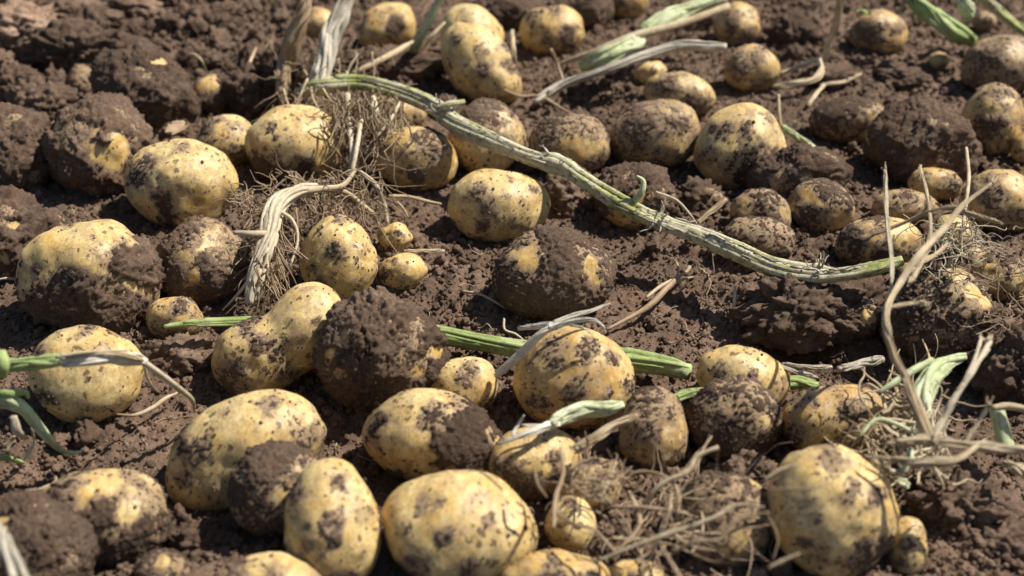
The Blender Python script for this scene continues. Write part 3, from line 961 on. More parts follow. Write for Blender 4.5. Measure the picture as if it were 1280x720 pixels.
def ftube(path, rad, segs=10, rough=0.15, seed=1, n=8, prom=1.0, flat=1.0):
    """A stalk made of a core and n fibre strands that run along it and end unevenly."""
    rg_ = np.random.default_rng(int(seed) * 13 + len(path))
    path, rad = np.asarray(path), np.asarray(rad)
    m = len(path)
    tan = np.gradient(path, axis=0)
    tan /= np.linalg.norm(tan, axis=1)[:, None] + 1e-12
    a = np.cross(tan, np.array([0.12, 0.31, 0.94])); a /= np.linalg.norm(a, axis=1)[:, None] + 1e-12
    b = np.cross(tan, a)
    out = [tube(path, rad * 0.80, segs, rough, seed, 0.05, flat=flat)]
    tw = rg_.uniform(-1.5, 1.5)
    for k in range(n):
        i0, i1 = int(rg_.uniform(0, .12) * m), m - int(rg_.uniform(0, .12) * m)
        if i1 - i0 < 4:
            i0, i1 = 0, m
        t = np.linspace(0, 1, m)
        ph = 2 * math.pi * k / n + tw * t + rg_.uniform(-.3, .3) + .35 * np.sin(t * rg_.uniform(4, 11) + k)
        off = rad * (0.70 + 0.16 * prom * np.sin(t * rg_.uniform(5, 14) + rg_.uniform(0, 6)) + 0.10 * prom)
        q = path + a * (np.cos(ph) * off * flat)[:, None] + b * (np.sin(ph) * off)[:, None]
        r = rad * rg_.uniform(.20, .36) * (1 + .25 * np.sin(t * 17 + k))
        r = np.maximum(r, .00016)
        r[max(0, i1 - 3):i1] *= np.linspace(.9, .35, i1 - max(0, i1 - 3))
        out.append(tube(q[i0:i1], r[i0:i1], 6, .15, k + 1))
    return join(out)


def px_path(pts, per=8):
    """pts: (px, py, height, radius in px) -> world path and radii in metres."""
    w, r = [], []
    for (x, y, h, rp) in pts:
        p = P(x, y, h)
        w.append(p)
        r.append(rp * mpp((p - cam_pos) @ -B_))
    sp = spline(np.column_stack([w, r]), per)
    return sp[:, :3], np.maximum(sp[:, 3], 0.0002)


def part(name, data, mat, parent, kind=None):
    v, f, uv = data
    loc = np.array(parent.location)
    return link(name, mesh_np(name, v - loc, f, mat, uv=uv), (0, 0, 0), parent, kind)


def join(parts):
    vs, fs, us, b = [], [], [], 0
    for v, f, u in parts:
        vs.append(v); fs.append(f + b); us.append(u); b += len(v)
    return np.vstack(vs), np.vstack(fs), np.vstack(us)


def thing(name, loc, label, cat, group=None):
    o = link(name, None, loc)
    o.empty_display_size = 0.01
    return tag(o, label, cat, group)


def wander(start, d, length, n, wig, droop, rg):
    """A root that wanders from start in direction d."""
    p, d = np.array(start, float), np.array(d, float)
    d /= np.linalg.norm(d) + 1e-9
    out = [p.copy()]
    for _ in range(n):
        d = d + rg.normal(0, wig, 3) + np.array([0, 0, -droop])
        d /= np.linalg.norm(d)
        p = p + d * length / n
        out.append(p.copy())
    return spline(out, 3)


def simple(name, pts, mat, label, cat, segs=12, rough=.12, ribs=.05, per=8, group=None, seed=1, flat=1.0):
    """A thing that is one stem: base Empty-free mesh with its origin on its first point."""
    path, rad = px_path(pts, per)
    if max(q_[3] for q_ in pts) >= 3 and mat is not M_ROOT:
        dry_ = mat in (M_DRY, M_GREY, M_PALEROOT)
        v, f, uv = ftube(path, rad * (.85 if dry_ else .97), segs, rough, seed + len(pts), 8 if dry_ else 9, 1.0 if dry_ else .45, flat)
    else:
        v, f, uv = tube(path, rad, segs, rough, seed, ribs, flat=flat)
    loc = path[0]
    o = link(name, mesh_np(name, v - loc, f, mat, uv=uv), loc)
    return tag(o, label, cat, group)


def hairs(path, rad, count, rg, lmin, lmax, r0, mat=None):
    out = []
    for _ in range(count):
        i = rg.integers(1, len(path) - 1)
        d = rg.normal(size=3); d[2] = abs(d[2]) * .6
        q = wander(path[i], d, rg.uniform(lmin, lmax), 4, .4, .1, rg)
        out.append(tube(q, np.linspace(r0, r0 * .3, len(q)), 4))
    return out


# the long stem across the picture
rg = np.random.default_rng(11)
main_pts = [(372, 116, .030, 7), (400, 108, .050, 11), (450, 104, .054, 11), (500, 116, .054, 11.5), (545, 135, .053, 12.5), (570, 155, .052, 12.5),
            (620, 178, .051, 12), (665, 197, .050, 12), (705, 209, .050, 12.5), (730, 226, .048, 12), (775, 254, .046, 12), (820, 276, .042, 12), (870, 293, .040, 12.5),
            (920, 314, .039, 13), (965, 334, .038, 13), (1005, 343, .040, 12.5), (1050, 344, .042, 11), (1095, 336, .046, 10), (1128, 326, .050, 8)]
path, rad = px_path(main_pts, 9)
rad = rad * 0.96
bump_at = [0.25, 0.43, 0.62, 0.86]
u_ = np.linspace(0, 1, len(path))
for b_ in bump_at:
    rad = rad * (1 + 0.20 * np.exp(-((u_ - b_) / .012) ** 2))
st = thing('potato_vine', path[0], 'long weathered green and grey stem lying diagonally across the potatoes', 'stem')
part('stalk', ftube(path, rad * (1 + .10 * np.sin(u_ * 37) * np.sin(u_ * 11 + 1)), 20, .24, 5, 8, .05), M_STEM, st)
fl = []
for k in range(46):                                             # loose strips of bark along the stalk
    i = int(rg.integers(4, len(path) - 16)); n_ = int(rg.integers(5, 14))
    d = rg.normal(size=3); d[2] = abs(d[2]) + .3; d[1] -= .4
    d /= np.linalg.norm(d)
    q = path[i:i + n_] + d * (rad[i:i + n_, None] * (0.95 + 0.22 * np.linspace(0, 1, n_)[:, None] ** 2)) + rg.normal(0, .0004, (n_, 3))
    fl.append(tube(q, np.linspace(.0010, .0004, n_), 5, .3, k, flat=.6))
part('bark_strips', join(fl), M_GREY, st, kind='stuff')
for b_ in bump_at:
    i = int(b_ * len(path))
    bits = []
    for _ in range(9):
        d = rg.normal(size=3); d[2] = abs(d[2])
        q = wander(path[i] + d / np.linalg.norm(d) * rad[i] * .8, d, rg.uniform(.006, .016), 4, .35, .0, rg)
        bits.append(tube(q, np.linspace(.0011, .0003, len(q)), 5, .2, 2))
    part('node_fibres', join(bits), M_GREY, st, kind='stuff')
sp_, sr_ = px_path([(548, 137, .060, 5), (562, 130, .066, 4.5), (580, 127, .064, 3)], 5)
part('side_shoot', tube(sp_, sr_, 8, .1, 3), M_STEM, st)
sp_, sr_ = px_path([(793, 252, .052, 4), (803, 238, .060, 4), (804, 226, .066, 3), (796, 220, .070, 1.5)], 5)
part('side_shoot', tube(sp_, sr_, 8, .1, 4), M_PALEGREEN, st)

# the fresh green stem running behind the middle row
simple('green_stem', [(205, 408, .03, 3), (245, 404, .032, 5), (285, 402, .030, 6), (360, 401, .020, 8), (435, 402, .020, 9), (500, 410, .02, 11), (560, 421, .018, 12.5), (620, 431, .018, 12.5),
                      (690, 441, .018, 12.5), (770, 448, .018, 13), (820, 456, .018, 13), (862, 465, .018, 13)], M_GREEN,
       'fresh green stem running behind the middle row of potatoes', 'stem', 24, .10, .12)
simple('green_stem', [(840, 500, .03, 6), (862, 492, .03, 6), (900, 488, .02, 7), (985, 478, .014, 8), (1022, 484, .014, 9)], M_GREEN,
       'short green stem behind the bright yellow potato right of centre', 'stem', 12, .06, .08)
s3 = thing('stem_stub', P(700, 520, .05), 'short pale green stem stub splitting into dry fibres at lower centre', 'stem')
pa, ra = px_path([(688, 532, .046, 7), (705, 520, .046, 11), (730, 512, .046, 11), (760, 510, .045, 9), (778, 506, .044, 7)], 6)
part('stalk', ftube(pa, ra * .95, 16, .2, 3, 9, .6), M_PALEGREEN, s3)
for k, pts in enumerate(([(692, 528, .046, 7), (670, 538, .048, 6), (640, 548, .046, 4), (622, 556, .042, 2)], [(700, 530, .046, 4), (675, 532, .048, 3), (652, 531, .05, 1.5)],
                         [(640, 545, .06, 2.2), (648, 530, .064, 2.5), (655, 519, .07, 1.5)])):
    pa, ra = px_path(pts, 6)
    part('dry_fibre', ftube(pa, ra * .8, 8, .1, k + 2, 6), M_BLEACH, s3)
simple('dry_stick', [(718, 562, .050, 6), (742, 548, .052, 6.5), (770, 530, .054, 6), (797, 519, .056, 4)], M_DRY, 'blunt dry stick poking up beside the short pale stem', 'stick', 10, .15)

# frayed stem at the left
fs = thing('frayed_stem', P(60, 455, .07), 'green stem frayed into white root ends across the left yellow potato', 'stem')
pa, ra = px_path([(-20, 456, .075, 9), (20, 456, .080, 9), (50, 453, .084, 9.5), (80, 450, .088, 9)], 6)
part('stalk', ftube(pa, ra * .95, 14, .1, 3, 9, .45), M_GREEN, fs)
pa, ra = px_path([(78, 450, .088, 9), (120, 449, .090, 8), (160, 448, .084, 9), (182, 452, .078, 7)], 6)
part('bleached_end', ftube(pa, ra * .85, 12, .2, 4, 9, 1.3), M_BLEACH, fs)
pa, ra = px_path([(82, 447, .092, 4), (125, 442, .094, 2.5), (160, 445, .09, 4), (178, 450, .082, 4)], 6)
part('bleached_end', ftube(pa, ra * .8, 8, .2, 6, 6, 1.3), M_DRY, fs)
for k, pts in enumerate(([(180, 452, .078, 3.5), (205, 470, .066, 3), (228, 488, .05, 3), (240, 500, .035, 3), (243, 512, .02, 1.5)],
                         [(180, 456, .076, 2.5), (208, 477, .06, 2), (236, 497, .04, 1.6)], [(180, 458, .072, 2.2), (186, 476, .05, 1.6), (196, 489, .03, 1)],
                         [(70, 447, .092, 2), (110, 440, .096, 1.8), (160, 438, .09, 1)])):
    pa, ra = px_path(pts, 6)
    part('root', tube(pa, ra, 7, .1, k), M_PALEROOT, fs)
pa, ra = px_path([(2, 470, .082, 6), (4, 455, .09, 8), (2, 440, .094, 6)], 5)
part('side_shoot', tube(pa, ra, 10, .1, 9), M_GREEN, fs)
simple('root_strand', [(145, 518, .006, 1.5), (168, 519, .01, 2.2), (190, 510, .012, 2.6), (207, 498, .014, 2.4), (222, 491, .01, 1)], M_DRY, 'thin dry strand on the soil right of the left yellow potato', 'root', 7, .1)

# torn leaf stalk, far left
ls = thing('torn_stalk', P(20, 510, .05), 'torn green stalk with ragged white fibres at the left edge', 'stem')
pa, ra = px_path([(-20, 500, .055, 11), (10, 502, .06, 11), (30, 512, .056, 9), (45, 530, .046, 8), (62, 550, .035, 6), (80, 564, .022, 4), (97, 566, .018, 3), (104, 561, .018, 1.5)], 7)
part('stalk', tube(pa, ra, 12, .12, 3, .12, flat=.7), M_PALEGREEN, ls)
pa, ra = px_path([(-20, 490, .06, 5), (12, 492, .066, 6), (30, 490, .064, 4), (36, 498, .06, 2)], 6)
part('leaf_edge', tube(pa, ra, 8, .2, 5), M_GREEN, ls)
for k, pts in enumerate(([(16, 520, .056, 5), (22, 540, .046, 6), (34, 548, .036, 3)], [(40, 535, .04, 3), (42, 555, .02, 2.5), (28, 578, .008, 2)], [(-15, 572, .02, 8), (6, 572, .022, 6), (30, 579, .012, 2.5)],
                         [(8, 565, .02, 3), (14, 552, .026, 3), (18, 545, .03, 1.5)])):
    pa, ra = px_path(pts, 6)
    part('torn_strip', tube(pa, ra, 8, .25, k, flat=.5), M_PALEROOT if k != 2 else M_GREEN, ls)
simple('root_strand', [(20, 622, .01, 2), (36, 614, .016, 3), (56, 610, .018, 3), (70, 600, .012, 2), (62, 588, .006, 1.5)], M_DRY, 'curved dry rootlet on the soil above the bottom left corner', 'root', 7, .1)
dsn = thing('split_stick', P(10, 690, .09), 'pale split stick leaning over the muddy corner potato', 'stick')
for pts in ([(-4, 655, .105, 7), (8, 690, .105, 8), (20, 730, .10, 8)], [(2, 660, .105, 5), (20, 695, .105, 6), (36, 730, .10, 6)]):
    pa, ra = px_path(pts, 6)
    part('strip', ftube(pa, ra * .8, 9, .15, 3, 7), M_GREY, dsn)

# top centre pieces
ps = thing('split_vine', P(760, 70, .05), 'broad pale green stem split lengthwise, lying at the top', 'stem')
pa, ra = px_path([(728, 82, .025, 8), (755, 72, .04, 12), (785, 57, .045, 12), (800, 46, .045, 11)], 7)
part('stalk', ftube(pa, ra * .95, 14, .16, 3, 9, .7), M_PALEGREEN, ps)
pa, ra = px_path([(804, 42, .045, 9), (830, 26, .05, 13), (865, 12, .055, 10), (905, -4, .06, 9)], 7)
part('stalk', ftube(pa, ra * .95, 14, .18, 4, 9, .9), M_PALEGREEN, ps)
pa, ra = px_path([(698, 81, .018, 3), (740, 66, .035, 4), (790, 46, .05, 5), (850, 30, .055, 5), (910, 8, .06, 5)], 7)
part('bark_strip', tube(pa, ra, 8, .15, 5), M_DRY, ps)
simple('grey_stick', [(668, 128, .01, 5), (700, 108, .018, 6.5), (740, 93, .03, 6), (780, 79, .038, 6.5), (820, 64, .045, 6.5), (850, 57, .05, 6.5), (880, 58, .052, 6.5), (908, 59, .052, 7)], M_GREY,
       'grey dry stick with a slight bend below the split stem', 'stick', 12, .12)
simple('root_strand', [(630, 112, .03, 1.2), (650, 120, .014, 1.7), (676, 121, .012, 2), (710, 140, .012, 1.8), (755, 158, .012, 1.2)], M_ROOT, 'thin brown root trailing over the soil below the grey stick', 'root', 7, .1)
simple('root_strand', [(689, 62, .04, 1.8), (697, 80, .02, 2), (704, 100, .012, 1.6)], M_DRY, 'fine root hanging from the striped potato', 'root', 6, .1)
simple('root_strand', [(640, 38, .05, 3), (642, 62, .045, 3), (645, 82, .03, 2)], M_DRY, 'short root against the back of the oblong potato', 'root', 7, .1)
simple('upright_stem', [(514, 72, .01, 6), (522, 52, .035, 6.5), (536, 25, .06, 6), (556, -12, .09, 5)], M_PALEGREEN, 'slim grey green stem slanting up between two potatoes at the top', 'stem', 12, .1)
simple('dry_stick', [(527, 62, .02, 2.5), (540, 45, .035, 2.5), (556, 28, .045, 1.5)], M_DRY, 'thin twig leaning beside the slim slanting stem', 'stick', 7, .1)

# top right pieces
simple('cut_stem', [(1128, -15, .07, 9), (1150, 8, .06, 10), (1170, 24, .05, 11), (1196, 41, .04, 11.5), (1216, 52, .03, 10)], M_GREEN, 'thick cut green stem pointing down at the top right', 'stem', 14, .08, .08)
simple('leaf_stalk', [(1198, -12, .07, 5), (1206, 6, .06, 9), (1213, 16, .05, 8), (1207, 26, .04, 4), (1203, 36, .03, 3)], M_PALEGREEN, 'flared pale leaf stalk beside the thick cut stem', 'stem', 10, .15, flat=.6)
simple('upright_stem', [(1215, -15, .07, 6), (1245, 10, .05, 6), (1270, 32, .04, 6), (1300, 52, .03, 5)], M_STEM, 'thin mottled stem crossing the top right corner', 'stem', 12, .12)
simple('upright_stem', [(1032, 76, .008, 4), (1036, 52, .03, 4.5), (1046, 28, .055, 5), (1052, -12, .09, 5.5)], M_DRY, 'thin yellowish upright stalk above the open soil', 'stem', 10, .1)
simple('upright_stem', [(1122, 18, .05, 3), (1130, 4, .06, 3), (1138, -12, .07, 3)], M_DRY, 'short straw poking up behind the brown potato', 'stem', 8, .1)
tw = thing('forked_twig', P(1000, 95, .01), 'forked dry twig lying on the open soil at the upper right', 'stick')
for k, pts in enumerate(([(974, 92, .012, 3), (1000, 83, .014, 3.5), (1022, 74, .014, 3.5)], [(966, 108, .01, 3), (992, 105, .012, 5), (1018, 99, .014, 5), (1027, 88, .016, 4.5), (1025, 74, .016, 3)],
                         [(1010, 132, .004, 2), (1018, 120, .008, 3), (1030, 106, .01, 3)], [(1025, 106, .008, 2), (1055, 102, .008, 3), (1076, 92, .01, 2.5)])):
    pa, ra = px_path(pts, 6)
    part('twig', ftube(pa, ra * .85, 8, .15, k + 1, 6), M_DRY, tw)
simple('root_strand', [(973, 118, .05, 2), (974, 140, .04, 2.2), (976, 158, .03, 2)], M_DRY, 'short upright rootlet behind the black patched potato', 'root', 7, .1)
simple('green_stem', [(978, 158, .03, 4), (995, 170, .02, 4.5), (1018, 186, .012, 5)], M_PALEGREEN, 'short pale green shoot right of the black patched potato', 'stem', 10, .1)

# dry sticks of the middle
wt = thing('forked_stick', P(680, 425, .05), 'bleached forked stick leaning on the large mottled potato', 'stick')
for k, pts in enumerate(([(620, 470, .03, 6.5), (645, 447, .045, 7), (672, 421, .06, 6.5), (690, 408, .066, 6)], [(684, 408, .066, 5), (710, 397, .07, 4.5), (740, 388, .072, 3.2), (763, 379, .074, 1.6)],
                         [(686, 412, .066, 4), (715, 402, .074, 4), (740, 400, .078, 3), (754, 408, .074, 2), (756, 416, .07, 1.2)], [(648, 410, .05, 3), (668, 408, .058, 4.5), (690, 405, .066, 4)],
                         [(712, 406, .076, 2), (728, 410, .08, 1.8), (742, 418, .078, 1)])):
    pa, ra = px_path(pts, 6)
    part('branch', ftube(pa, ra * .8, 9, .18, k + 1, 6, 1.0, .8), M_BLEACH, wt)
dr = thing('dry_root', P(820, 372, .01), 'branching dry root lying on the bare soil right of the half muddy potato', 'root')
for k, pts in enumerate(([(758, 412, .004, 2), (785, 398, .008, 2.5), (812, 382, .012, 4), (830, 364, .014, 4), (848, 346, .012, 3)], [(808, 372, .012, 2), (826, 358, .012, 2.5), (856, 341, .012, 2), (862, 334, .012, 3)],
                         [(830, 362, .013, 2), (846, 352, .012, 2), (866, 346, .008, 1)], [(846, 348, .012, 1.6), (848, 336, .014, 1.6), (845, 326, .012, 1)])):
    pa, ra = px_path(pts, 6)
    part('branch', tube(pa, ra, 8, .15, k), M_ROOT if k == 0 else M_DRY, dr)
LOOSE = 'loose rootlets on the soil'
simple('root_strand', [(919, 358, .02, 2), (918, 380, .014, 2.3), (914, 402, .006, 1.6)], M_PALEROOT, 'pale rootlet lying upright on bare soil below the long stem', 'root', 7, .1, group=LOOSE)
simple('root_strand', [(578, 364, .006, 1.4), (600, 368, .01, 1.6), (620, 378, .008, 1.4), (632, 386, .004, 1)], M_PALEROOT, 'curved white rootlet in the shadow of the half muddy potato', 'root', 6, .1, group=LOOSE)
simple('root_strand', [(630, 398, .01, 1.6), (631, 412, .014, 1.6), (645, 418, .012, 1.6), (660, 430, .01, 1)], M_PALEROOT, 'hooked white rootlet above the green stem', 'root', 6, .1, group=LOOSE)
simple('root_strand', [(870, 280, .02, 3), (885, 268, .024, 4), (908, 249, .03, 3.5)], M_DRY, 'stubby dry twig beside the muddy brown potato', 'stick', 8, .15)
simple('root_strand', [(820, 240, .06, 1.5), (845, 250, .045, 2), (862, 268, .03, 2), (872, 282, .02, 1)], M_PALEROOT, 'white rootlet curving down from the soil capped potato', 'root', 6, .1, group=LOOSE)
simple('root_strand', [(505, 314, .014, 2.5), (530, 314, .014, 3.2), (556, 314, .012, 2.6)], M_DRY, 'short straw lying level beside the little knobbly potato', 'stick', 8, .12)
simple('dry_stick', [(978, 455, .012, 3), (1010, 459, .016, 3.5), (1040, 459, .016, 3)], M_GREY, 'thin grey stick in the shade under the soil bank', 'stick', 8, .12)
simple('dry_stick', [(1048, 462, .018, 5), (1080, 454, .02, 7), (1105, 449, .02, 5)], M_GREY, 'thicker grey stick end in the shade under the soil bank', 'stick', 10, .15)
simple('dry_stick', [(955, 452, .03, 3), (985, 462, .03, 3.5), (1022, 472, .026, 2.5)], M_GREY, 'grey strip lying on the bright yellow potato right of centre', 'stick', 8, .12)

# root stump with twin stems, top left of centre
rg = np.random.default_rng(21)
rs = thing('root_stump', P(385, 110, .02), 'uprooted root stump with two thick stems and hanging fibres at the top', 'root')
pa, ra = px_path([(398, 110, .045, 12), (404, 80, .06, 13), (412, 50, .075, 14), (425, 22, .09, 12), (442, -14, .11, 11)], 7)
part('stem', ftube(pa, ra * .9, 14, .22, 3, 9), M_GREY, rs)
pa, ra = px_path([(352, 118, .03, 10), (356, 80, .05, 11), (366, 50, .07, 12), (378, 20, .09, 9), (386, -14, .11, 8)], 7)
part('stem', ftube(pa, ra * .9, 14, .28, 4, 9), M_ROOT, rs)
pa, ra = px_path([(440, 92, .04, 3), (470, 78, .045, 4), (500, 62, .045, 4), (516, 52, .045, 2)], 7)
part('root', tube(pa, ra, 10, .15, 6), M_DRY, rs)
for k in range(16):
    x, y = rng.uniform(345, 470), rng.uniform(55, 112)
    a0 = P(x, y, .055)
    q = wander(a0, [rg.normal(0, .5), -.5, -.6], rg.uniform(.03, .075), 6, .28, .10, rg)
    part('root', tube(q, np.linspace(.0011, .0004, len(q)), 6, .1, k), M_DRY if k % 3 else M_PALEROOT, rs)
fl = []
for k in range(160):
    x, y = rg.uniform(335, 480), rg.uniform(45, 125)
    a0 = P(x, y, rg.uniform(.02, .06))
    q = wander(a0, [rg.normal(0, .7), -.5, rg.normal(-.4, .5)], rg.uniform(.015, .05), 5, .35, .08, rg)
    fl.append(tube(q, np.linspace(.00055, .0002, len(q)), 4, cap=False))
part('fine_roots', join(fl), M_ROOT, rs, kind='stuff')

# fibres hanging between the stump and the veiled potato
hr = thing('hanging_roots', P(450, 150, .06), 'curtain of hanging fibrous roots under the left end of the long stem', 'root')
fl = []
for k in range(190):
    x, y = rg.uniform(415, 505), rg.uniform(112, 150)
    a0 = P(x, y, .058 + rg.uniform(-.01, .012))
    q = wander(a0, [rg.normal(0, .5), -.35, -.8], rg.uniform(.02, .075), 6, .3, .05, rg)
    fl.append(tube(q, np.linspace(.0008, .0003, len(q)), 4, cap=False))
part('fine_roots', join(fl), M_ROOT, hr, kind='stuff')
for k, pts in enumerate(([(434, 118, .06, 4), (436, 145, .05, 4), (440, 190, .045, 3), (436, 225, .03, 2)], [(465, 122, .06, 5), (468, 140, .056, 6), (472, 152, .05, 4)],
                         [(452, 150, .056, 2.5), (446, 185, .05, 3), (440, 215, .04, 3)], [(500, 128, .062, 2), (488, 150, .06, 2), (470, 172, .05, 1.5)])):
    pa, ra = px_path(pts, 6)
    part('root', tube(pa, ra, 7, .15, k), M_PALEROOT, hr)

# the pale root stem with its fan of fibres
rr = thing('woody_root', P(330, 320, .05), 'pale woody root stem with a fan of fibrous roots between the left potatoes', 'root')
pa, ra = px_path([(395, 236, .055, 7), (372, 240, .06, 9), (352, 252, .062, 12), (340, 272, .06, 13), (334, 300, .054, 12), (326, 328, .046, 11), (320, 352, .038, 11), (312, 380, .026, 10)], 8)
part('stem', ftube(pa, ra * .95, 16, .18, 3, 10, .7), M_PALEROOT, rr)
for k, pts in enumerate(([(333, 292, .058, 4), (312, 292, .062, 4), (293, 291, .06, 3)], [(395, 236, .055, 4), (430, 240, .05, 3.5), (455, 258, .04, 3), (475, 276, .02, 2)], [(450, 215, .055, 3), (470, 232, .05, 3.2), (480, 255, .035, 3), (484, 280, .02, 2.5)],
                         [(370, 240, .06, 4), (400, 236, .058, 4), (428, 232, .056, 3.5), (445, 212, .058, 2)], [(335, 310, .056, 3), (318, 340, .045, 3), (300, 365, .03, 2), (278, 388, .012, 1)],
                         [(332, 320, .05, 3), (336, 345, .04, 3), (344, 372, .025, 2.5)], [(346, 262, .064, 3), (365, 275, .058, 2.5), (372, 300, .045, 2), (362, 335, .03, 1.6)],
                         [(486, 245, .03, 2.2), (510, 246, .026, 2.6), (535, 252, .022, 2.4), (552, 255, .02, 1.4)], [(448, 250, .04, 2), (462, 262, .03, 2), (470, 270, .02, 1.4), (478, 300, .01, 1)],
                         [(330, 330, .046, 4), (322, 355, .036, 4), (318, 378, .022, 3)], [(496, 252, .024, 1.6), (505, 262, .018, 1.6), (510, 272, .012, 1)])):
    pa, ra = px_path(pts, 6)
    part('root', tube(pa, ra, 8, .14, k), M_PALEROOT if k in (0, 2, 4) else M_DRY, rr)
fl = []
for k in range(130):
    a0 = P(rg.uniform(335, 480), rg.uniform(212, 262), rg.uniform(.035, .06))
    q = wander(a0, [rg.normal(0, .7), -.4, rg.normal(-.45, .4)], rg.uniform(.015, .06), 6, .35, .06, rg)
    fl.append(tube(q, np.linspace(.00065, .00025, len(q)), 4, cap=False))
for k in range(90):
    a0 = P(rg.uniform(318, 352), rg.uniform(265, 345), rg.uniform(.04, .058))
    q = wander(a0, [rg.normal(-.1, .5), -.35, -.8], rg.uniform(.02, .05), 6, .22, .05, rg)
    fl.append(tube(q, np.linspace(.0008, .0003, len(q)), 4, cap=False))
for k in range(40):
    a0 = P(rg.uniform(298, 345), rg.uniform(226, 270), rg.uniform(.04, .055))
    q = wander(a0, [rg.normal(-.5, .4), -.2, rg.normal(.1, .4)], rg.uniform(.01, .03), 6, .35, .03, rg)
    fl.append(tube(q, np.linspace(.0006, .00025, len(q)), 4, cap=False))
part('fine_roots', join(fl), M_ROOT, rr, kind='stuff')

# root tangle in the foreground
rt = thing('root_tangle', P(800, 660, .03), 'dense tangle of brown roots in the foreground right of the small whitish potato', 'root')
for k, pts in enumerate(([(745, 702, .045, 3), (800, 680, .054, 4.5), (845, 664, .058, 5.5), (890, 648, .064, 4.5), (920, 632, .07, 4), (955, 634, .075, 2)], [(840, 690, .06, 4), (870, 677, .066, 4.5), (900, 674, .07, 4), (915, 655, .076, 4), (935, 646, .08, 3.5), (962, 640, .085, 2)],
                         [(778, 605, .045, 3), (792, 592, .05, 4), (812, 590, .055, 4), (838, 600, .06, 4), (848, 620, .06, 4), (846, 650, .05, 3.5)], [(802, 640, .045, 3), (812, 620, .055, 4), (830, 603, .062, 5), (858, 590, .068, 5.5), (872, 570, .074, 5), (898, 559, .078, 4)],
                         [(786, 614, .05, 3), (796, 636, .052, 4), (798, 660, .05, 4), (770, 690, .045, 3)], [(840, 614, .06, 2.5), (836, 640, .056, 3), (828, 670, .05, 3)],
                         [(752, 628, .05, 3), (760, 600, .055, 4), (771, 577, .06, 2.5)], [(692, 660, .06, 3), (694, 625, .062, 5), (704, 590, .066, 4), (700, 560, .07, 2)],
                         [(668, 585, .07, 3), (672, 605, .066, 3), (684, 622, .058, 2)], [(826, 682, .07, 3), (840, 705, .07, 3.5), (856, 730, .07, 3)], [(760, 634, .05, 2.5), (800, 634, .055, 3.5), (850, 640, .055, 3), (864, 645, .05, 2)],
                         [(868, 590, .055, 2.5), (880, 560, .06, 2.5), (890, 545, .06, 1.5)], [(955, 600, .08, 3), (975, 588, .085, 4), (995, 580, .088, 3)], [(960, 612, .085, 2), (995, 612, .095, 2.5), (1030, 608, .10, 1.6)],
                         [(600, 588, .085, 2), (615, 600, .082, 3), (628, 612, .08, 2)], [(960, 710, .08, 3), (985, 698, .085, 4), (1000, 692, .088, 2)], [(958, 640, .07, 2), (972, 672, .06, 2.4), (966, 700, .05, 2)])):
    pa, ra = px_path(pts, 6)
    part('root', tube(pa, ra * .66, 9, .4, k, .1), M_ROOT if k % 3 else M_DRY, rt)
fl = []
for k in range(72):
    x = rg.normal(815, 58); y = rg.normal(668, 26)
    if not (762 < x < 940 and 620 < y < 735):
        continue
    a0 = P(x, y, rg.uniform(.012, .045))
    d = [rg.normal(.5, .8), rg.normal(.1, .8), rg.normal(.1, .35)]
    q = wander(a0, d, rg.uniform(.03, .09), 8, .26, .02, rg)
    r0 = rg.uniform(.0004, .0010)
    fl.append(tube(q, np.linspace(r0, r0 * .3, len(q)), 5, cap=False))
for k in range(55):
    x, y = rg.uniform(712, 775), rg.uniform(575, 618)
    q = wander(P(x, y, rg.uniform(.045, .06)), [rg.normal(.3, .8), rg.normal(0.2, .6), rg.normal(-.2, .5)], rg.uniform(.008, .022), 6, .33, .02, rg)
    fl.append(tube(q, np.linspace(.0007, .0003, len(q)), 5, cap=False))
part('fine_roots', join(fl), M_ROOT, rt, kind='stuff')

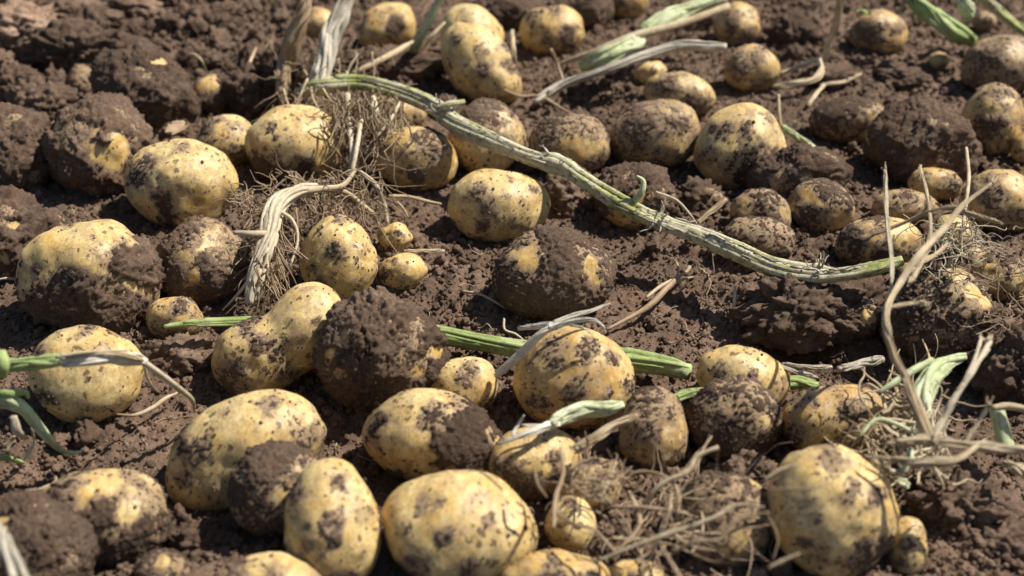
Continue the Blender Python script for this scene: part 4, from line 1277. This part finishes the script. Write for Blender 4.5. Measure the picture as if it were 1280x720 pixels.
# dry stalks on the right, standing towards the camera
frays = []
ds = thing('dry_stalks', P(1160, 550, .06), 'bundle of bent dry straw coloured stalks rising in front of the right group', 'stalk')
for k, pts in enumerate(([(1106, 212, .145, 4), (1107, 240, .14, 5), (1110, 285, .13, 4.5), (1115, 330, .125, 5), (1114, 362, .12, 4.5)],
                         [(1240, 228, .155, 3), (1205, 255, .15, 5), (1180, 285, .145, 6), (1150, 318, .14, 7), (1128, 350, .13, 6.5), (1110, 382, .125, 6.5), (1108, 410, .12, 7), (1118, 445, .105, 7), (1132, 470, .095, 7), (1148, 505, .085, 7), (1166, 546, .08, 6)],
                         [(1150, 210, .14, 4), (1158, 240, .138, 4), (1163, 275, .138, 4), (1160, 310, .136, 6), (1140, 350, .128, 8)],
                         [(1192, 262, .14, 4), (1215, 268, .142, 5), (1243, 276, .144, 4)],
                         [(1090, 295, .12, 3), (1130, 278, .13, 3.5), (1170, 262, .14, 3), (1198, 258, .142, 3)],
                         [(1112, 384, .122, 3), (1132, 380, .12, 4), (1150, 378, .118, 3.5)],
                         [(1238, 428, .11, 7), (1220, 456, .105, 6), (1196, 495, .095, 7), (1178, 525, .085, 8), (1166, 548, .08, 8)],
                         [(1226, 425, .11, 4), (1218, 450, .106, 4), (1205, 478, .10, 4)],
                         [(1128, 465, .095, 7), (1140, 500, .09, 9), (1155, 540, .08, 8), (1170, 555, .075, 6)],
                         [(1120, 552, .075, 7), (1160, 550, .078, 10), (1200, 556, .08, 9), (1245, 560, .082, 9), (1300, 562, .085, 9)],
                         [(1100, 572, .07, 5), (1150, 578, .074, 9), (1195, 574, .08, 8), (1225, 556, .082, 6)],
                         [(1205, 555, .08, 4), (1222, 530, .09, 4.5), (1234, 508, .10, 4)],
                         [(1145, 330, .13, 5), (1170, 318, .128, 5), (1188, 300, .126, 3)])):
    pa, ra = px_path(pts, 7)
    part('stalk', ftube(pa, ra * (.62 + .05 * np.sin(np.arange(len(ra)) * .9 + k)), 12, .2, k + 1, 7, 1.0, .85), M_DRY if k not in (0, 6, 7) else M_PALEROOT, ds)
    for e in (0, -1):                                           # frayed ends
        for _ in range(3):
            d = (pa[0] - pa[2] if e == 0 else pa[-1] - pa[-3])
            q = wander(pa[e] + rg.normal(0, ra[e] * .35, 3), d / np.linalg.norm(d) + rg.normal(0, .14, 3), rg.uniform(.003, .008), 4, .12, .0, rg)
            frays.append(tube(q, np.linspace(.0009, .0003, len(q)), 5, .2, 1))
part('frayed_fibres', join(frays), M_DRY, ds, kind='stuff')
simple('root_strand', [(1208, 185, .06, 2), (1211, 220, .06, 2.5), (1208, 250, .056, 2.5), (1204, 280, .05, 2)], M_DRY, 'thin upright root in front of the wholly soil caked potato', 'root', 7, .1)
fl = []
tg = thing('stalk_litter', P(1150, 530, .03), 'tangled greenish straw litter round the foot of the dry stalks', 'plant litter')
for k in range(170):
    x, y = rg.normal(1125, 34), rg.normal(538, 30)
    q = wander(P(x, y, rg.uniform(.01, .05)), [rg.normal(0, 1), rg.normal(0, .6), rg.normal(0, .4)], rg.uniform(.012, .05), 6, .4, .02, rg)
    r0 = rg.uniform(.0005, .0014)
    fl.append(tube(q, np.linspace(r0, r0 * .4, len(q)), 5, cap=False))
part('fine_litter', join(fl), M_DRY, tg, kind='stuff')
for k, pts in enumerate(([(1098, 492, .05, 3), (1115, 480, .055, 4), (1140, 464, .06, 5), (1166, 450, .065, 4)], [(1075, 545, .05, 2), (1095, 525, .056, 3), (1120, 530, .056, 3), (1150, 545, .056, 2)],
                         [(1090, 575, .05, 3), (1115, 590, .05, 4), (1130, 592, .05, 3)], [(1128, 590, .052, 4), (1136, 575, .054, 6), (1138, 562, .056, 4)])):
    pa, ra = px_path(pts, 6)
    part('shred', tube(pa, ra, 8, .15, k), M_PALEGREEN if k != 2 else M_DRY, tg)
simple('pale_stem', [(1205, 446, .05, 6), (1185, 454, .056, 9), (1165, 470, .058, 14), (1155, 492, .052, 14), (1152, 520, .045, 12)], M_PALEGREEN, 'pale green bent stem stump behind the crossing dry stalks', 'stem', 14, .15, .1)
sg = thing('stem_stub', P(1250, 530, .05), 'greyish cut stem stub with a side twig at the right edge', 'stem')
pa, ra = px_path([(1245, 508, .065, 9), (1252, 535, .055, 10), (1258, 562, .045, 10)], 6)
part('stalk', tube(pa, ra, 12, .1, 3, .06), M_PALEGREEN, sg)
pa, ra = px_path([(1240, 510, .068, 4), (1262, 508, .07, 5), (1295, 514, .07, 4)], 6)
part('twig', tube(pa, ra, 9, .15, 4), M_DRY, sg)
simple('dry_stick', [(1255, 578, .04, 5), (1275, 588, .045, 9), (1300, 600, .045, 8)], M_DRY, 'broken dry stick at the right edge under the level stalk', 'stick', 10, .2)
# curled rootlets round the pale potato, and the reddish roots at the right edge
for (name, cxp, cyp, sx, sy, n, h0, h1, lab, mt) in (('curled_rootlets', 1196, 302, 17, 16, 80, .06, .085, 'curled pale rootlets clinging to a potato by the dry stalks', M_PALEROOT),
                                                   ('wispy_roots', 1262, 350, 24, 34, 40, .03, .06, 'wispy reddish roots over the potatoes at the right edge', M_ROOT)):
    wr = thing(name, P(cxp, cyp, h0), lab, 'root')
    fl = []
    for k in range(n):
        x, y = rg.normal(cxp, sx), rg.normal(cyp, sy)
        q = wander(P(x, y, rg.uniform(h0, h1)), [rg.normal(0, 1), rg.normal(-.2, .6), rg.normal(-.1, .7)], rg.uniform(.012, .045), 7, .45, .02, rg)
        fl.append(tube(q, np.linspace(.0006, .00025, len(q)), 4, cap=False))
    part('fine_roots', join(fl), mt, wr, kind='stuff')

# a few more single strands and scraps
simple('root_strand', [(320, 60, .03, 1.5), (312, 78, .03, 2.2), (302, 94, .02, 2.2), (290, 100, .01, 1.5)], M_DRY, 'pale bent rootlet left of the root stump', 'root', 7, .1)
simple('root_strand', [(228, 74, .02, 1.2), (240, 68, .035, 1.8), (252, 76, .035, 1.8), (259, 96, .012, 1.2)], M_DRY, 'arched rootlet over the clods behind the yellow crowned tuber', 'root', 7, .1)
simple('root_strand', [(72, 150, .05, 1.5), (92, 146, .055, 2), (110, 134, .06, 2.4), (124, 128, .06, 1.4)], M_PALEROOT, 'pale rootlet lying on the mud capped potato', 'root', 7, .1)
simple('root_strand', [(-5, 350, .03, 1.2), (12, 348, .03, 1.5), (32, 354, .02, 1)], M_PALEROOT, 'white rootlet in the shade at the left edge', 'root', 6, .1)


def scrap(px, py, h, w, l, ang, mat, label, seed):
    rg_ = np.random.default_rng(seed)
    c = P(px, py, h)
    s_ = mpp((c - cam_pos) @ -B_)
    n_ = 12
    u, v_ = np.meshgrid(np.linspace(-1, 1, n_), np.linspace(-1, 1, n_))
    u, v_ = u.ravel(), v_.ravel()
    wd = w * s_ * np.sqrt(np.maximum(1 - v_ ** 2 * .92, .02)) * (1 + .25 * np.sin(v_ * 7 + seed))
    X, Y = u * wd, v_ * l * s_
    Z = .25 * l * s_ * (np.sin(v_ * 2.2 + seed) + .7 * np.abs(u) + .3 * np.sin(u * 5 + v_ * 4))
    a = math.radians(ang)
    q = np.stack([X * math.cos(a) - Y * math.sin(a), X * math.sin(a) + Y * math.cos(a), Z], 1)
    ii_ = (np.arange(n_ - 1)[:, None] * n_ + np.arange(n_ - 1)[None, :]).ravel()
    top = np.stack([ii_, ii_ + 1, ii_ + n_ + 1, ii_ + n_], 1)
    q2 = q - np.array([0, 0, .0006])
    rim = list(range(n_)) + [n_ * k + n_ - 1 for k in range(1, n_)] + [n_ * (n_ - 1) + k for k in range(n_ - 2, -1, -1)] + [n_ * k for k in range(n_ - 2, 0, -1)]
    sides = [(rim[k], rim[k - 1], rim[k - 1] + n_ * n_, rim[k] + n_ * n_) for k in range(len(rim))]
    f = np.vstack([top, top[:, ::-1] + n_ * n_, sides])
    o = link('leaf_scrap', mesh_np('leaf_scrap', np.vstack([q, q2]), f, mat, uv=np.tile(np.stack([u * .02, v_ * .03], 1), (2, 1))), c)
    tag(o, label, 'leaf')


scrap(1080, 16, .05, 7, 15, 10, M_GREEN, 'small green leaf scrap behind the brown potato at the top right', 3)
scrap(222, 160, .055, 16, 12, 60, M_ROOT, 'grey brown flake bridging two potatoes in the left group', 5)
scrap(1128, 604, .03, 7, 10, 40, M_PALEGREEN, 'pale green leaf scrap under the dry stalks', 8)
scrap(760, 118, .006, 7, 9, 20, M_DRY, 'little dry leaf scrap below the grey stick', 9)

# loose bits of root on the bare soil, all alike
rg = np.random.default_rng(77)
k = 0
while k < 70:
    px, py = rg.uniform(20, 1260), rg.uniform(80, 715)
    if any(((px - p['cx']) / (p['w'] * .55)) ** 2 + ((py - p['cy']) / (p['h'] * .6)) ** 2 < 1 for p in PT):
        continue
    a0 = P(px, py, .004)
    a0[2] = sz(a0[0], a0[1]) + .002
    ang = rg.uniform(0, 6.28)
    q = wander(a0, [math.cos(ang), math.sin(ang), .1], rg.uniform(.01, .035), 6, .3, .03, rg)
    q[:, 2] = np.maximum(q[:, 2], surface(q[:, 0], q[:, 1]) + .0006)
    r0 = rg.uniform(.0003, .0007)
    v, f, uv = tube(q, np.linspace(r0, r0 * .5, len(q)), 5)
    o = link('root_fragment', mesh_np('root_fragment', v - a0, f, (M_DRY, M_PALEROOT, M_ROOT)[k % 3], uv=uv), a0)
    tag(o, 'thin loose root fragment on the bare soil between potatoes', 'root', 'loose root fragments')
    k += 1

bpy.context.view_layer.update()
